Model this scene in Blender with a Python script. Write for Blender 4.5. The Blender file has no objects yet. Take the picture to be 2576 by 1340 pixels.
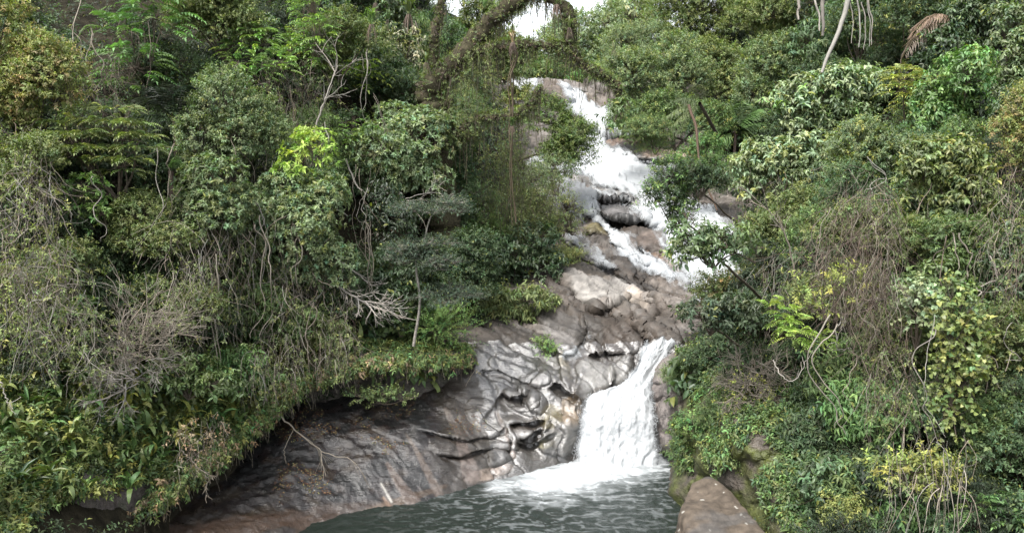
import bpy, math
import numpy as np

# ---------------------------------------------------------------- camera, sky, sun, exposure
SC = bpy.context.scene
COL = SC.collection
CAM_H, PITCH, LENS = 10.0, math.radians(-8.0), 28.0
cd = bpy.data.cameras.new('camera'); cd.lens = LENS; cd.sensor_width = 36; cd.clip_start = .1; cd.clip_end = 2000
cam = bpy.data.objects.new('camera', cd); COL.objects.link(cam)
cam.location = (0, 0, CAM_H); cam.rotation_euler = (math.pi / 2 + PITCH, 0, 0)
SC.camera = cam
SUN_EL, SUN_ROT = math.radians(60), math.radians(-140)
wd = bpy.data.worlds.new('World'); SC.world = wd; wd.use_nodes = True
nt = wd.node_tree; bgn = nt.nodes['Background']
sky = nt.nodes.new('ShaderNodeTexSky'); sky.sky_type = 'NISHITA'; sky.sun_disc = False
sky.sun_elevation = SUN_EL; sky.sun_rotation = SUN_ROT
sky.air_density = 1.0; sky.dust_density = 6.0; sky.ozone_density = 1.0; sky.altitude = 800
hs = nt.nodes.new('ShaderNodeHueSaturation'); hs.inputs['Saturation'].default_value = .22
nt.links.new(sky.outputs[0], hs.inputs['Color']); nt.links.new(hs.outputs[0], bgn.inputs[0])
bgn.inputs[1].default_value = 0.15
sl = bpy.data.lights.new('sun', 'SUN'); sl.energy = 1.5; sl.angle = math.radians(22); sl.color = (1, .96, .9)
so = bpy.data.objects.new('sun', sl); COL.objects.link(so)
# sun direction (towards the sun): sky rotation is measured from +Y clockwise
sdir = (math.sin(SUN_ROT) * math.cos(SUN_EL), math.cos(SUN_ROT) * math.cos(SUN_EL), math.sin(SUN_EL))
from mathutils import Vector
so.rotation_euler = Vector(sdir).to_track_quat('Z', 'Y').to_euler(); so.location = (0, 20, 60)
SC.view_settings.view_transform = 'Standard'; SC.view_settings.look = 'None'
SC.view_settings.exposure = 1.85; SC.view_settings.gamma = 1.0
SC.render.engine = 'CYCLES'
cy = SC.cycles
cy.max_bounces = 5; cy.diffuse_bounces = 3; cy.glossy_bounces = 2; cy.transmission_bounces = 3
cy.transparent_max_bounces = 8; cy.caustics_reflective = False; cy.caustics_refractive = False
cy.use_denoising = True

# ---------------------------------------------------------------- measuring: photo units (2576 wide) -> world
F = LENS / 36 * 2576
CP, SP = math.cos(PITCH), math.sin(PITCH)
def rays(u, v):
    u = np.asarray(u, float); v = np.asarray(v, float)
    cx = (u - 1288) / F; cyy = -(v - 670) / F
    return cx, CP - cyy * SP, SP + cyy * CP
def at(u, v, d):
    rx, ry, rz = rays(u, v)
    d = np.asarray(d, float); k = d / ry
    return np.stack([rx * k, d + 0 * rx, CAM_H + rz * k], -1)
def dz(u, v, z):
    rx, ry, rz = rays(u, v)
    return (z - CAM_H) / rz * ry
def uv_of(P):
    P = np.asarray(P, float)
    x, y, z = P[..., 0], P[..., 1], P[..., 2] - CAM_H
    f = y * CP + z * SP; up = -y * SP + z * CP
    f = np.maximum(f, .1)
    return 1288 + x / f * F, 670 - up / f * F
def msz(px, d): return px / F * d * 1.01

# ---------------------------------------------------------------- noise
def _h(ix, iy, iz, s):
    n = (ix * 374761393 + iy * 668265263 + iz * 2147483647 + s * 974634777) & 0xffffffff
    n = ((n ^ (n >> 13)) * 1274126177) & 0xffffffff
    n = n ^ (n >> 16)
    return (n & 0xffffff) / float(0xffffff)
def vn(P, s=0):
    P = np.asarray(P, float); i = np.floor(P).astype(np.int64); f = P - i; f = f * f * f * (f * (f * 6 - 15) + 10)
    r = 0
    for a in (0, 1):
        for b in (0, 1):
            for c in (0, 1):
                w = (f[..., 0] if a else 1 - f[..., 0]) * (f[..., 1] if b else 1 - f[..., 1]) * (f[..., 2] if c else 1 - f[..., 2])
                r = r + w * _h(i[..., 0] + a, i[..., 1] + b, i[..., 2] + c, s)
    return r * 2 - 1
def fbm(P, o=4, s=0, g=.5):
    P = np.asarray(P, float); r = 0; a = 1; t = 0
    for k in range(o):
        r = r + a * vn(P * 2.03 ** k + 17.3 * k, s + k); t += a; a *= g
    return r / t
def ridge(P, o=4, s=0):
    P = np.asarray(P, float); r = 0; a = 1; t = 0
    for k in range(o):
        r = r + a * (1 - 2 * np.abs(vn(P * 2.1 ** k + 9.1 * k, s + k))); t += a; a *= .5
    return r / t
def cells(X, Y, s, jit=.9):
    """2-D cell pattern: random id values, offset inside the cell, distance to the nearest border"""
    i = np.floor(X).astype(np.int64); j = np.floor(Y).astype(np.int64); b1 = np.full(X.shape, 9.); b2 = np.full(X.shape, 9.)
    ci = np.zeros_like(i); cj = np.zeros_like(j); ox = np.zeros_like(X); oy = np.zeros_like(Y)
    for a in (-1, 0, 1):
        for b in (-1, 0, 1):
            px = i + a + .5 + jit * (_h(i + a, j + b, 0 * i, s) - .5); py = j + b + .5 + jit * (_h(i + a, j + b, 0 * i + 1, s) - .5)
            d = np.hypot(X - px, Y - py); n = d < b1; b2 = np.where(n, b1, np.minimum(b2, d)); ci = np.where(n, i + a, ci); cj = np.where(n, j + b, cj); ox = np.where(n, X - px, ox); oy = np.where(n, Y - py, oy); b1 = np.where(n, d, b1)
    r = [_h(ci, cj, 0 * ci + 2 + k, s) for k in range(4)]
    return r, ox, oy, b2 - b1
def sstep(a, b, x):
    t = np.clip((x - a) / (b - a), 0, 1); return t * t * (3 - 2 * t)

# ---------------------------------------------------------------- thin plate spline
class TPS:
    def __init__(self, xy, val, lam=1e-3, sc=1.0):
        self.c = np.asarray(xy, float) / sc; self.sc = sc; n = len(self.c)
        A = np.zeros((n + 3, n + 3)); d = np.linalg.norm(self.c[:, None] - self.c[None], axis=-1)
        A[:n, :n] = self.k(d) + lam * np.eye(n); A[:n, n] = 1; A[:n, n + 1:] = self.c; A[n, :n] = 1; A[n + 1:, :n] = self.c.T
        self.w = np.linalg.solve(A, np.r_[np.asarray(val, float), 0, 0, 0])
    @staticmethod
    def k(r): return r * r * np.log(np.maximum(r, 1e-9))
    def __call__(self, x, y):
        x = np.asarray(x, float) / self.sc; y = np.asarray(y, float) / self.sc; n = len(self.c)
        r = self.w[n] + self.w[n + 1] * x + self.w[n + 2] * y
        for i in range(n):
            r = r + self.w[i] * self.k(np.hypot(x - self.c[i, 0], y - self.c[i, 1]))
        return r

# ---------------------------------------------------------------- mesh accumulator
class Geo:
    def __init__(s): s.v = []; s.q = []; s.t = []; s.c = []; s.n = 0
    def add(s, V, Q=None, T=None, C=(1, 1, 1)):
        V = np.asarray(V, float).reshape(-1, 3)
        if len(V) == 0: return
        if Q is not None and len(Q): s.q.append(np.asarray(Q, np.int64).reshape(-1, 4) + s.n)
        if T is not None and len(T): s.t.append(np.asarray(T, np.int64).reshape(-1, 3) + s.n)
        C = np.asarray(C, float)
        if C.ndim == 1: C = np.broadcast_to(C, (len(V), 3))
        s.v.append(V); s.c.append(C.reshape(-1, 3)); s.n += len(V)
    def build(s, name, mat, parent=None, loc=(0, 0, 0), smooth=False):
        V = np.concatenate(s.v) - np.asarray(loc, float)
        C = np.concatenate(s.c)
        Q = np.concatenate(s.q) if s.q else np.zeros((0, 4), np.int64)
        T = np.concatenate(s.t) if s.t else np.zeros((0, 3), np.int64)
        me = bpy.data.meshes.new(name)
        me.vertices.add(len(V)); me.vertices.foreach_set('co', V.astype(np.float32).ravel())
        nl = Q.size + T.size; me.loops.add(nl)
        me.loops.foreach_set('vertex_index', np.r_[Q.ravel(), T.ravel()].astype(np.int32))
        me.polygons.add(len(Q) + len(T))
        st = np.r_[np.arange(len(Q)) * 4, Q.size + np.arange(len(T)) * 3].astype(np.int32)
        me.polygons.foreach_set('loop_start', st)
        if smooth: me.polygons.foreach_set('use_smooth', np.ones(len(st), bool))
        me.update(calc_edges=True)
        a = me.attributes.new('Col', 'FLOAT_COLOR', 'POINT')
        a.data.foreach_set('color', np.c_[C, np.ones(len(C))].astype(np.float32).ravel())
        me.materials.append(mat)
        o = bpy.data.objects.new(name, me); COL.objects.link(o)
        if parent is not None: o.parent = parent
        else: o.location = loc
        return o

def thing(name, label, cat, loc, group=None):
    o = bpy.data.objects.new(name, None); COL.objects.link(o); o.empty_display_size = .3
    o.location = [float(c) for c in loc]; o['label'] = label; o['category'] = cat
    if group: o['group'] = group
    return o
def tag(o, label, cat, group=None, kind=None):
    o['label'] = label; o['category'] = cat
    if group: o['group'] = group
    if kind: o['kind'] = kind
    return o

def gridq(nu, nv, keep=None):
    i = np.arange((nu - 1) * (nv - 1)); r = i // (nu - 1); c = i % (nu - 1); a = r * nu + c
    Q = np.stack([a, a + nu, a + nu + 1, a + 1], -1)
    if keep is not None: Q = Q[keep.ravel()]
    return Q
def compact(V, Q, C):
    u, inv = np.unique(Q.ravel(), return_inverse=True)
    return V[u], inv.reshape(Q.shape), C[u]
def inpoly(u, v, poly):
    p = np.asarray(poly, float); r = np.zeros(np.shape(u), bool); j = len(p) - 1
    for i in range(len(p)):
        c = ((p[i, 1] > v) != (p[j, 1] > v)) & (u < (p[j, 0] - p[i, 0]) * (v - p[i, 1]) / (p[j, 1] - p[i, 1] + 1e-12) + p[i, 0])
        r ^= c; j = i
    return r
def dseg(u, v, pts):
    p = np.asarray(pts, float); best = np.full(np.shape(u), 1e9); tt = np.zeros(np.shape(u)); L = len(p) - 1
    for i in range(L):
        a, b = p[i], p[i + 1]; ab = b - a
        t = np.clip(((u - a[0]) * ab[0] + (v - a[1]) * ab[1]) / (ab @ ab), 0, 1)
        d = np.hypot(u - a[0] - t * ab[0], v - a[1] - t * ab[1])
        m = d < best; best = np.where(m, d, best); tt = np.where(m, (i + t) / L, tt)
    return best, tt
def sdpoly(u, v, poly):
    d, _ = dseg(u, v, list(poly) + [poly[0]])
    return np.where(inpoly(u, v, poly), d, -d)

# ---------------------------------------------------------------- materials
def mat(name, rough=.6, spec=.5, noise=None, bump=None, trans=0, colscale=1.0, rough_noise=None, coat=0, sss=0, stretch=None):
    m = bpy.data.materials.new(name); m.use_nodes = True; n = m.node_tree; N = n.nodes; L = n.links
    bs = N['Principled BSDF']; bs.inputs['Roughness'].default_value = rough; bs.inputs['Specular IOR Level'].default_value = spec
    at_ = N.new('ShaderNodeAttribute'); at_.attribute_name = 'Col'; col = at_.outputs['Color']
    geo = N.new('ShaderNodeNewGeometry')
    if noise:
        sc_, amt, det = noise
        mp = N.new('ShaderNodeMapping'); L.new(geo.outputs['Position'], mp.inputs[0])
        nz = N.new('ShaderNodeTexNoise'); nz.inputs['Scale'].default_value = sc_; nz.inputs['Detail'].default_value = det
        L.new(mp.outputs[0], nz.inputs['Vector'])
        mr = N.new('ShaderNodeMapRange'); mr.inputs[1].default_value = .3; mr.inputs[2].default_value = .7
        mr.inputs[3].default_value = 1 - amt; mr.inputs[4].default_value = 1 + amt
        L.new(nz.outputs[0], mr.inputs[0])
        vm = N.new('ShaderNodeVectorMath'); vm.operation = 'SCALE'; L.new(col, vm.inputs[0]); L.new(mr.outputs[0], vm.inputs['Scale'])
        col = vm.outputs[0]
    L.new(col, bs.inputs['Base Color'])
    if rough_noise:
        sc_, lo, hi = rough_noise
        nz = N.new('ShaderNodeTexNoise'); nz.inputs['Scale'].default_value = sc_; nz.inputs['Detail'].default_value = 4
        L.new(geo.outputs['Position'], nz.inputs['Vector'])
        mr = N.new('ShaderNodeMapRange'); mr.inputs[1].default_value = .35; mr.inputs[2].default_value = .65
        mr.inputs[3].default_value = lo; mr.inputs[4].default_value = hi
        L.new(nz.outputs[0], mr.inputs[0]); L.new(mr.outputs[0], bs.inputs['Roughness'])
    if bump:
        prev = None; bsrc = geo.outputs['Position']
        if stretch:
            mpb = N.new('ShaderNodeMapping'); mpb.inputs['Scale'].default_value = stretch; L.new(geo.outputs['Position'], mpb.inputs[0]); bsrc = mpb.outputs[0]
        for sc_, st, dist in bump:
            nz = N.new('ShaderNodeTexNoise'); nz.inputs['Scale'].default_value = sc_; nz.inputs['Detail'].default_value = 5
            L.new(bsrc, nz.inputs['Vector'])
            bp = N.new('ShaderNodeBump'); bp.inputs['Strength'].default_value = st; bp.inputs['Distance'].default_value = dist
            L.new(nz.outputs[0], bp.inputs['Height'])
            if prev is not None: L.new(prev, bp.inputs['Normal'])
            prev = bp.outputs[0]
        L.new(prev, bs.inputs['Normal'])
    if coat:
        bs.inputs['Coat Weight'].default_value = 1; bs.inputs['Coat IOR'].default_value = coat; bs.inputs['Coat Roughness'].default_value = .22
        if bump: L.new(prev, bs.inputs['Coat Normal'])
    if sss:
        bs.inputs['Subsurface Weight'].default_value = sss; bs.inputs['Subsurface Radius'].default_value = (.1, .1, .12)
    if trans:
        tr = N.new('ShaderNodeBsdfTranslucent'); vm2 = N.new('ShaderNodeVectorMath'); vm2.operation = 'MULTIPLY'
        vm2.inputs[1].default_value = (1.25, 1.5, .55); L.new(col, vm2.inputs[0]); L.new(vm2.outputs[0], tr.inputs[0])
        mx = N.new('ShaderNodeMixShader'); mx.inputs[0].default_value = trans
        L.new(bs.outputs[0], mx.inputs[1]); L.new(tr.outputs[0], mx.inputs[2]); L.new(mx.outputs[0], N['Material Output'].inputs[0])
    return m
M_leaf = mat('leaf', .58, .4, trans=.3)
M_gloss = mat('glossy_leaf', .45, .45, trans=.25)
M_bark = mat('bark', .9, .2, noise=(9, .35, 4), bump=[(14, .6, .03)])
M_twig = mat('twig', .85, .2)
M_moss = mat('moss', .95, .1, noise=(12, .4, 4), bump=[(25, .8, .03)])
M_ground = mat('forest_soil', .95, .15, noise=(3, .5, 5), bump=[(5, .8, .15)])
M_slab = mat('wet_rock', .22, .35, noise=(6, .3, 6), bump=[(5, .4, .04), (16, .75, .025), (45, .5, .01)], rough_noise=(3.5, .26, .48), coat=1.38, stretch=(.9, 1.6, 5))
M_wet = mat('polished_wet_rock', .25, .6, noise=(5, .35, 6), bump=[(3, .4, .04), (12, .8, .03), (34, .7, .012)], rough_noise=(3, .3, .6), coat=1.95, stretch=(1, 1.6, 3))
M_dry = mat('granite', .6, .4, noise=(3, .35, 8), bump=[(2, .5, .12), (9, .6, .05)], rough_noise=(1.2, .4, .8), stretch=(1, 1.2, 2))
M_cliff = mat('cliff', .65, .4, noise=(6, .4, 7), bump=[(4, .8, .1), (16, .7, .04)], rough_noise=(2, .4, .85), stretch=(1, 1, 2))
M_boulder = mat('lichen_granite', .85, .3, noise=(5, .35, 8), bump=[(3, .6, .08), (14, .6, .03), (50, .5, .01)])
M_veil = mat('water_veil', .9, .15, bump=[(9, .3, .05)])
_n = M_veil.node_tree; _b = _n.nodes['Principled BSDF']
for _l in list(_n.links):
    if _l.to_socket == _b.inputs['Base Color']: _n.links.remove(_l)
_b.inputs['Base Color'].default_value = (.34, .355, .365, 1); _t = _n.nodes.new('ShaderNodeBsdfTransparent'); _m = _n.nodes.new('ShaderNodeMixShader'); _s = _n.nodes.new('ShaderNodeSeparateColor')
_a = [x for x in _n.nodes if x.type == 'ATTRIBUTE'][0]; _n.links.new(_a.outputs['Color'], _s.inputs[0]); _n.links.new(_s.outputs[0], _m.inputs[0]); _n.links.new(_t.outputs[0], _m.inputs[1]); _n.links.new(_b.outputs[0], _m.inputs[2]); _n.links.new(_m.outputs[0], _n.nodes['Material Output'].inputs[0])
M_white = mat('white_water', .9, .15, noise=(9, .05, 5), bump=[(14, .35, .04)], sss=0)
# ---------------------------------------------------------------- the river bed: one rock surface, from the pool's slab to the top falls
def PZ(u, v, z): return (u, v, float(dz(u, v, z)))
RC = [PZ(380, 1345, .45), PZ(200, 1345, .5), PZ(200, 1180, 1.0), PZ(400, 1050, 1.9), PZ(560, 1180, .9), PZ(760, 1020, 1.95), PZ(900, 1008, 1.95), PZ(1080, 1000, 1.9), PZ(1200, 985, 1.95),
  PZ(700, 900, 2.6), PZ(900, 900, 2.6), PZ(1100, 900, 2.6),
  PZ(560, 1340, .3), PZ(750, 1345, -.02), PZ(1000, 1268, 0), PZ(1200, 1218, 0), PZ(1300, 1195, 0), PZ(1450, 1155, 0),
  PZ(900, 1345, -.35), PZ(1200, 1300, -.6), PZ(1450, 1230, -.6), PZ(1600, 1320, -1), PZ(1800, 1250, -1), PZ(1900, 1400, -1),
  PZ(700, 1200, .75), PZ(850, 1130, 1.1), PZ(1000, 1120, 1.15), PZ(1150, 1100, 1.1),
  PZ(1200, 900, 2.9), PZ(1300, 1050, 1.35), PZ(1400, 1100, .8), PZ(1400, 900, 2.85), PZ(1300, 960, 2.2), PZ(1450, 1000, 1.9),
  (1550, 1100, 26.3), (1560, 1000, 27.0), (1620, 930, 28.4), (1680, 1080, 26.4), (1750, 1100, 25), (1750, 950, 27.5), (1800, 850, 29.5),
  (1500, 930, 27.6), (1300, 820, 30), (1700, 855, 29.3), (1600, 850, 29.8),
  (1450, 780, 31.5), (1600, 770, 31.8), (1780, 750, 31.5), (1700, 800, 30.4), (1420, 700, 34), (1900, 700, 33.5),
  (1420, 560, 42), (1550, 620, 38), (1650, 650, 36), (1800, 680, 34), (1900, 560, 39), (1330, 560, 43), (1300, 660, 37),
  (1450, 450, 48), (1600, 450, 47), (1750, 500, 43.5), (1850, 450, 47), (1330, 450, 49), (1350, 400, 52), (1510, 372, 54),
  (1600, 372, 53), (1740, 370, 54), (1800, 350, 56), (1540, 340, 56.5), (1450, 292, 60), (1560, 297, 58.5), (1640, 300, 59),
  (1450, 225, 63), (1360, 213, 64), (1290, 210, 66), (1600, 235, 63.5), (1700, 240, 66), (1250, 260, 64), (1250, 350, 58)]
RC = np.array(RC)
rockT = TPS(RC[:, :2], np.log(RC[:, 2]), 2e-5, 1000)
# boulders: (u, v, ru, rv, angle deg, height m)
BUMPS = [(1515, 735, 100, 52, 30, 1.1), (1410, 835, 62, 50, 30, .7), (1495, 952, 52, 62, 10, .75), (1562, 935, 30, 44, 0, .5),
  (1520, 825, 95, 40, 38, .3), (1650, 815, 75, 24, 38, .3), (1600, 800, 80, 18, 40, .3), (1680, 730, 70, 34, 32, .5), (1610, 715, 90, 22, 38, .4),
  (1530, 640, 150, 30, 35, .9), (1560, 480, 70, 26, 18, 1.0), (1565, 528, 75, 27, 12, 1.2), (1610, 615, 60, 42, 35, 1.2),
  (1500, 577, 36, 18, 10, .7), (1435, 500, 70, 30, 40, .8), (1700, 390, 70, 18, 10, .7), (1640, 355, 70, 16, 6, .6),
  (1390, 240, 40, 22, 10, 1.5), (1240, 985, 120, 45, 12, .25), (1320, 1010, 55, 32, 20, .3), (1310, 930, 80, 30, 18, .3),
  (1250, 1060, 90, 40, 25, .22), (1400, 1095, 55, 48, -10, .4), (1440, 1030, 30, 45, 0, .35), (1345, 1075, 45, 25, -25, .25),
  (1420, 925, 16, 60, -18, .3), (1180, 1140, 110, 35, 20, .15), (1050, 1080, 130, 40, 15, .12)]
# cracks and dark hollows: (points, half width, depth m)
CUTS = [([(1498, 786), (1520, 770), (1560, 760), (1590, 748)], 6, 1.0), ([(1440, 798), (1500, 790)], 4, .5),
  ([(1510, 545), (1560, 556), (1625, 560)], 6, 1.3), ([(1480, 505), (1540, 500), (1600, 505)], 4, .7),
  ([(1480, 890), (1530, 885), (1580, 890)], 6, .5),
  ([(1265, 985), (1285, 1000), (1330, 985)], 11, .45), ([(1400, 960), (1420, 985), (1455, 1000)], 14, .5),
  ([(1280, 1068), (1330, 1060), (1370, 1058)], 12, .4), ([(1300, 1110), (1340, 1085), (1365, 1080)], 8, .35), ([(1300, 1112), (1320, 1118), (1360, 1110), (1400, 1085)], 5, .3),
  ([(1050, 1078), (1110, 1095), (1180, 1110), (1230, 1100), (1290, 1065)], 4, .2), ([(1100, 1140), (1160, 1145), (1240, 1125), (1310, 1130)], 6, .22),
  ([(1585, 585), (1620, 640), (1660, 660)], 4, .5), ([(1600, 860), (1640, 790), (1690, 765)], 4, .4), ([(1540, 790), (1575, 850)], 4, .35), ([(1650, 770), (1695, 800), (1730, 790)], 5, .5),
  ([(1410, 560), (1440, 640), (1500, 665), (1570, 680)], 6, .6), ([(1200, 930), (1260, 940), (1330, 965), (1380, 985)], 3, .15),
  ([(1230, 1175), (1300, 1150)], 4, .1), ([(1620, 672), (1600, 690), (1615, 720)], 3, .3),
  ([(1510, 338), (1600, 342)], 3, .8), ([(1600, 404), (1760, 420)], 4, .9), ([(1420, 228), (1600, 232)], 2, .3)]
def rock_d(u, v):
    d = np.exp(rockT(u, v)); sc_ = 14 * np.clip(d / 40, .5, 1); wz = np.stack([u / 38, v / 38, 0 * u], -1)
    u = u + sc_ * fbm(wz, 4, 401); v = v + sc_ * .7 * fbm(wz, 4, 405)
    # stepped benches of the far cascade
    for (ub, vb, ang, dep, w) in [(1700, 407, 8, 1.0, 240), (1550, 335, 2, 1.2, 80), (1560, 547, 8, .8, 110)]:
        a = math.radians(ang); s = (v - vb) * math.cos(a) - (u - ub) * math.sin(a)
        d = d + dep * (sstep(-26, 0, s) - sstep(0, 7, s)) * -1 * sstep(w, w * .7, np.abs(u - ub))
    for (cu, cv, ru, rv, an, h) in BUMPS:
        a = math.radians(an); x = (u - cu) * math.cos(a) + (v - cv) * math.sin(a); y = -(u - cu) * math.sin(a) + (v - cv) * math.cos(a)
        wob = 1 + .12 * np.sin(3 * np.arctan2(y, x) + cu)
        q = (np.abs(x / ru) ** 2.6 + np.abs(y / rv) ** 2.6) * wob
        d = d - h * .62 * np.clip(1 - q, 0, 1) ** .42
    for pts, w, dep in CUTS:
        # a lip with the hollow below it: sharp edge above, running out gently underneath
        q, t = dseg(u, v, pts); pp = np.asarray(pts, float); k = np.minimum((t * (len(pp) - 1)).astype(int), len(pp) - 2); A_, B_ = pp[k], pp[k + 1]
        sg = (B_[..., 0] - A_[..., 0]) * (v - A_[..., 1]) - (B_[..., 1] - A_[..., 1]) * (u - A_[..., 0]); sg = np.where(sg > 0, 1, -1)
        L_ = w * 2.6 * (1 + .6 * vn(np.stack([u / 30, v / 30, 0 * u], -1), 471)); end = np.clip(np.minimum(t, 1 - t) * 7, 0, 1)
        e2 = (q < L_ * 3.5) * np.where((t <= .002) | (t >= .998), 0, 1)
        d = d + dep * 1.15 * end * e2 * np.where(sg > 0, np.exp(-q / L_) * sstep(0, 2.5, q), 0) - dep * .35 * end * e2 * np.where(sg < 0, np.exp(-q / (L_ * .9)), 0) * sstep(0, 2, q)
    return d
st = 2.6
ug = np.arange(200, 1960, st); vg = np.arange(196, 1396, st)
U, V = np.meshgrid(ug, vg)
D0 = rock_d(U, V)
P = at(U, V, D0)
def normals(P):
    du = np.gradient(P, axis=1); dv = np.gradient(P, axis=0)
    n = np.cross(dv, du); n /= np.linalg.norm(n, axis=-1, keepdims=True) + 1e-9
    return n
Nn = normals(P)
if Nn[..., 1].mean() > 0: Nn = -Nn
# flow-aligned ribs: stretched along the dip of the rock
near = sstep(34, 28, D0)
Q1 = P @ np.array([[.55, .5, .2], [-.1, .5, .1], [.35, -.5, .9]]).T
slabm = sstep(1230, 1050, U) * (V > 960)
sculpt = sstep(1120, 1250, U) * (V > 860) * (V < 1230) * (U < 1620)
disp = .05 * fbm(P * 1.1, 3, 3) * (1 + D0 / 20) + .035 * ridge(Q1 * 2.2, 3, 5) * (1 + D0 / 25) * (1 - slabm * .6) * (1 - sculpt * .8)
disp += sculpt * (.07 * fbm(P * np.array([.9, .8, 1.8]), 3, 11) + .022 * ridge(P * np.array([1.5, 1.4, 3.6]) + fbm(P * 1.3, 2, 8)[..., None] * .8, 3, 21))
disp += slabm * (.022 * fbm(P * np.array([1.6, 2.2, 8]), 5, 31) + .018 * ridge((P @ np.array([[.8, .6, 0], [-.25, .3, 0], [0, 0, 1.]]).T) * 5, 3, 33))
far = 1 - near
disp += far * (.22 * fbm(P * np.array([.35, .35, 1.3]), 4, 41) + .10 * ridge(P * np.array([.4, .5, 2.4]), 3, 43))
mid = sstep(26, 30, D0) * sstep(45, 36, D0)
Qs = P @ np.array([[.45, .3, .1], [-.9, .25, 1.2], [.5, .3, 1.3]]).T
E1 = np.stack([P @ np.array([.6, -.75, -.2]) * .22, P @ np.array([.72, .62, .3]) * 1.9, 0 * D0], -1)
strat = ridge(E1 + .25 * fbm(P * .8, 2, 55)[..., None], 4, 57)
disp += mid * .16 * strat + mid * (.05 * ridge(Qs * 1.3, 4, 51) + .06 * fbm(Qs * 3, 3, 53))
# jointed blocks: tilted faces with open joints between them, long axis down the dip
sx = P @ np.array([.6, -.75, -.2]); sy = P @ np.array([.72, .62, .3]); wx = .6 * fbm(P * .7, 3, 431); wy = .5 * fbm(P * .7 + 7, 3, 433)
blk = np.zeros(P.shape[:2]); joint = np.zeros(P.shape[:2]); tone = np.zeros(P.shape[:2])
for (la, lb, amp, sd_, wgt) in [(7.5, 1.7, .38, 441, mid), (2.6, .6, .05, 445, mid), (5.5, 2.2, .42, 447, far * (1 - mid)), (1.9, .8, .13, 449, far * (1 - mid)), (2.8, 1.1, .13, 451, sculpt * (1 - mid))]:
    r_, ox, oy, eb = cells(sx / la + wx * 1.5 / la, sy / lb + wy * 1.2 / lb, sd_)
    hgt = (r_[0] - .5) + 1.3 * (r_[1] - .5) * ox + 1.3 * (r_[2] - .5) * oy
    blk += wgt * amp * (hgt - .5 * sstep(.09, .0, eb)); joint = np.maximum(joint, wgt * sstep(.07, .015, eb) * (.9 if amp > .11 else .5)); tone += wgt * (r_[3] - .5) * (1 if amp > .11 else .6)
disp += blk
PR = P + Nn * disp[..., None]
NR = normals(PR)
sx_, sy_ = sx, sy
# ------- colours of the rock (minerals, algae, stains) with shade painted into hollows and crevices
def blobs(base, lst):
    c = base
    for (cu, cv, ru, rv, an, col, w) in lst:
        a = math.radians(an); x = (U - cu) * math.cos(a) + (V - cv) * math.sin(a); y = -(U - cu) * math.sin(a) + (V - cv) * math.cos(a)
        q = np.sqrt((x / ru) ** 2 + (y / rv) ** 2) + .35 * fbm(np.stack([U / 40, V / 40, 0 * U], -1), 3, int(cu))
        k = (sstep(1.15, .85, q) * w)[..., None]; c = c * (1 - k) + np.array(col) * k
    return c
n1 = fbm(P * .9, 4, 61)[..., None]; n2 = fbm(P * np.array([3, 3, 3.]), 4, 63)[..., None]; n3 = ridge(Qs * 2.2, 3, 65)[..., None]
pink = np.array([.155, .134, .115]); grey = np.array([.105, .103, .098]); dark = np.array([.035, .03, .024]); ochre = np.array([.17, .115, .055])
pale = np.array([.2, .18, .16]); brown = np.array([.085, .064, .048]); algae = np.array([.075, .085, .03])
base = pink * (.85 + .4 * n1) * (1 - sstep(-.1, .5, n3) * .25)
s2k = fbm(np.stack([sx_ * .35, sy_ * 5., 0 * D0], -1), 4, 461); sk = (np.clip(sstep(.05, .55, strat) * .7 + sstep(.05, .4, s2k), 0, 1) * (.4 + .6 * mid))[..., None]; base = base * (1 - .55 * sk) + brown * .55 * sk
base = base * (1 - .5 * sstep(.1, .5, n2)) + grey * .5 * sstep(.1, .5, n2)
s3 = slabm[..., None]
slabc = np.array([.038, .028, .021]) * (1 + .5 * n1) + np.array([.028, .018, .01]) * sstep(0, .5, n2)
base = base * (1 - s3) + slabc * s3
k = (sculpt * sstep(940, 900, V * .4 + 560))[..., None]
sc3 = (sstep(1150, 1230, U) * sstep(1440, 1400, U) * sstep(850, 880, V))[..., None]
base = base * (1 - sc3) + (np.array([.06, .053, .045]) * (1 + .5 * n1)) * sc3
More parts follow.
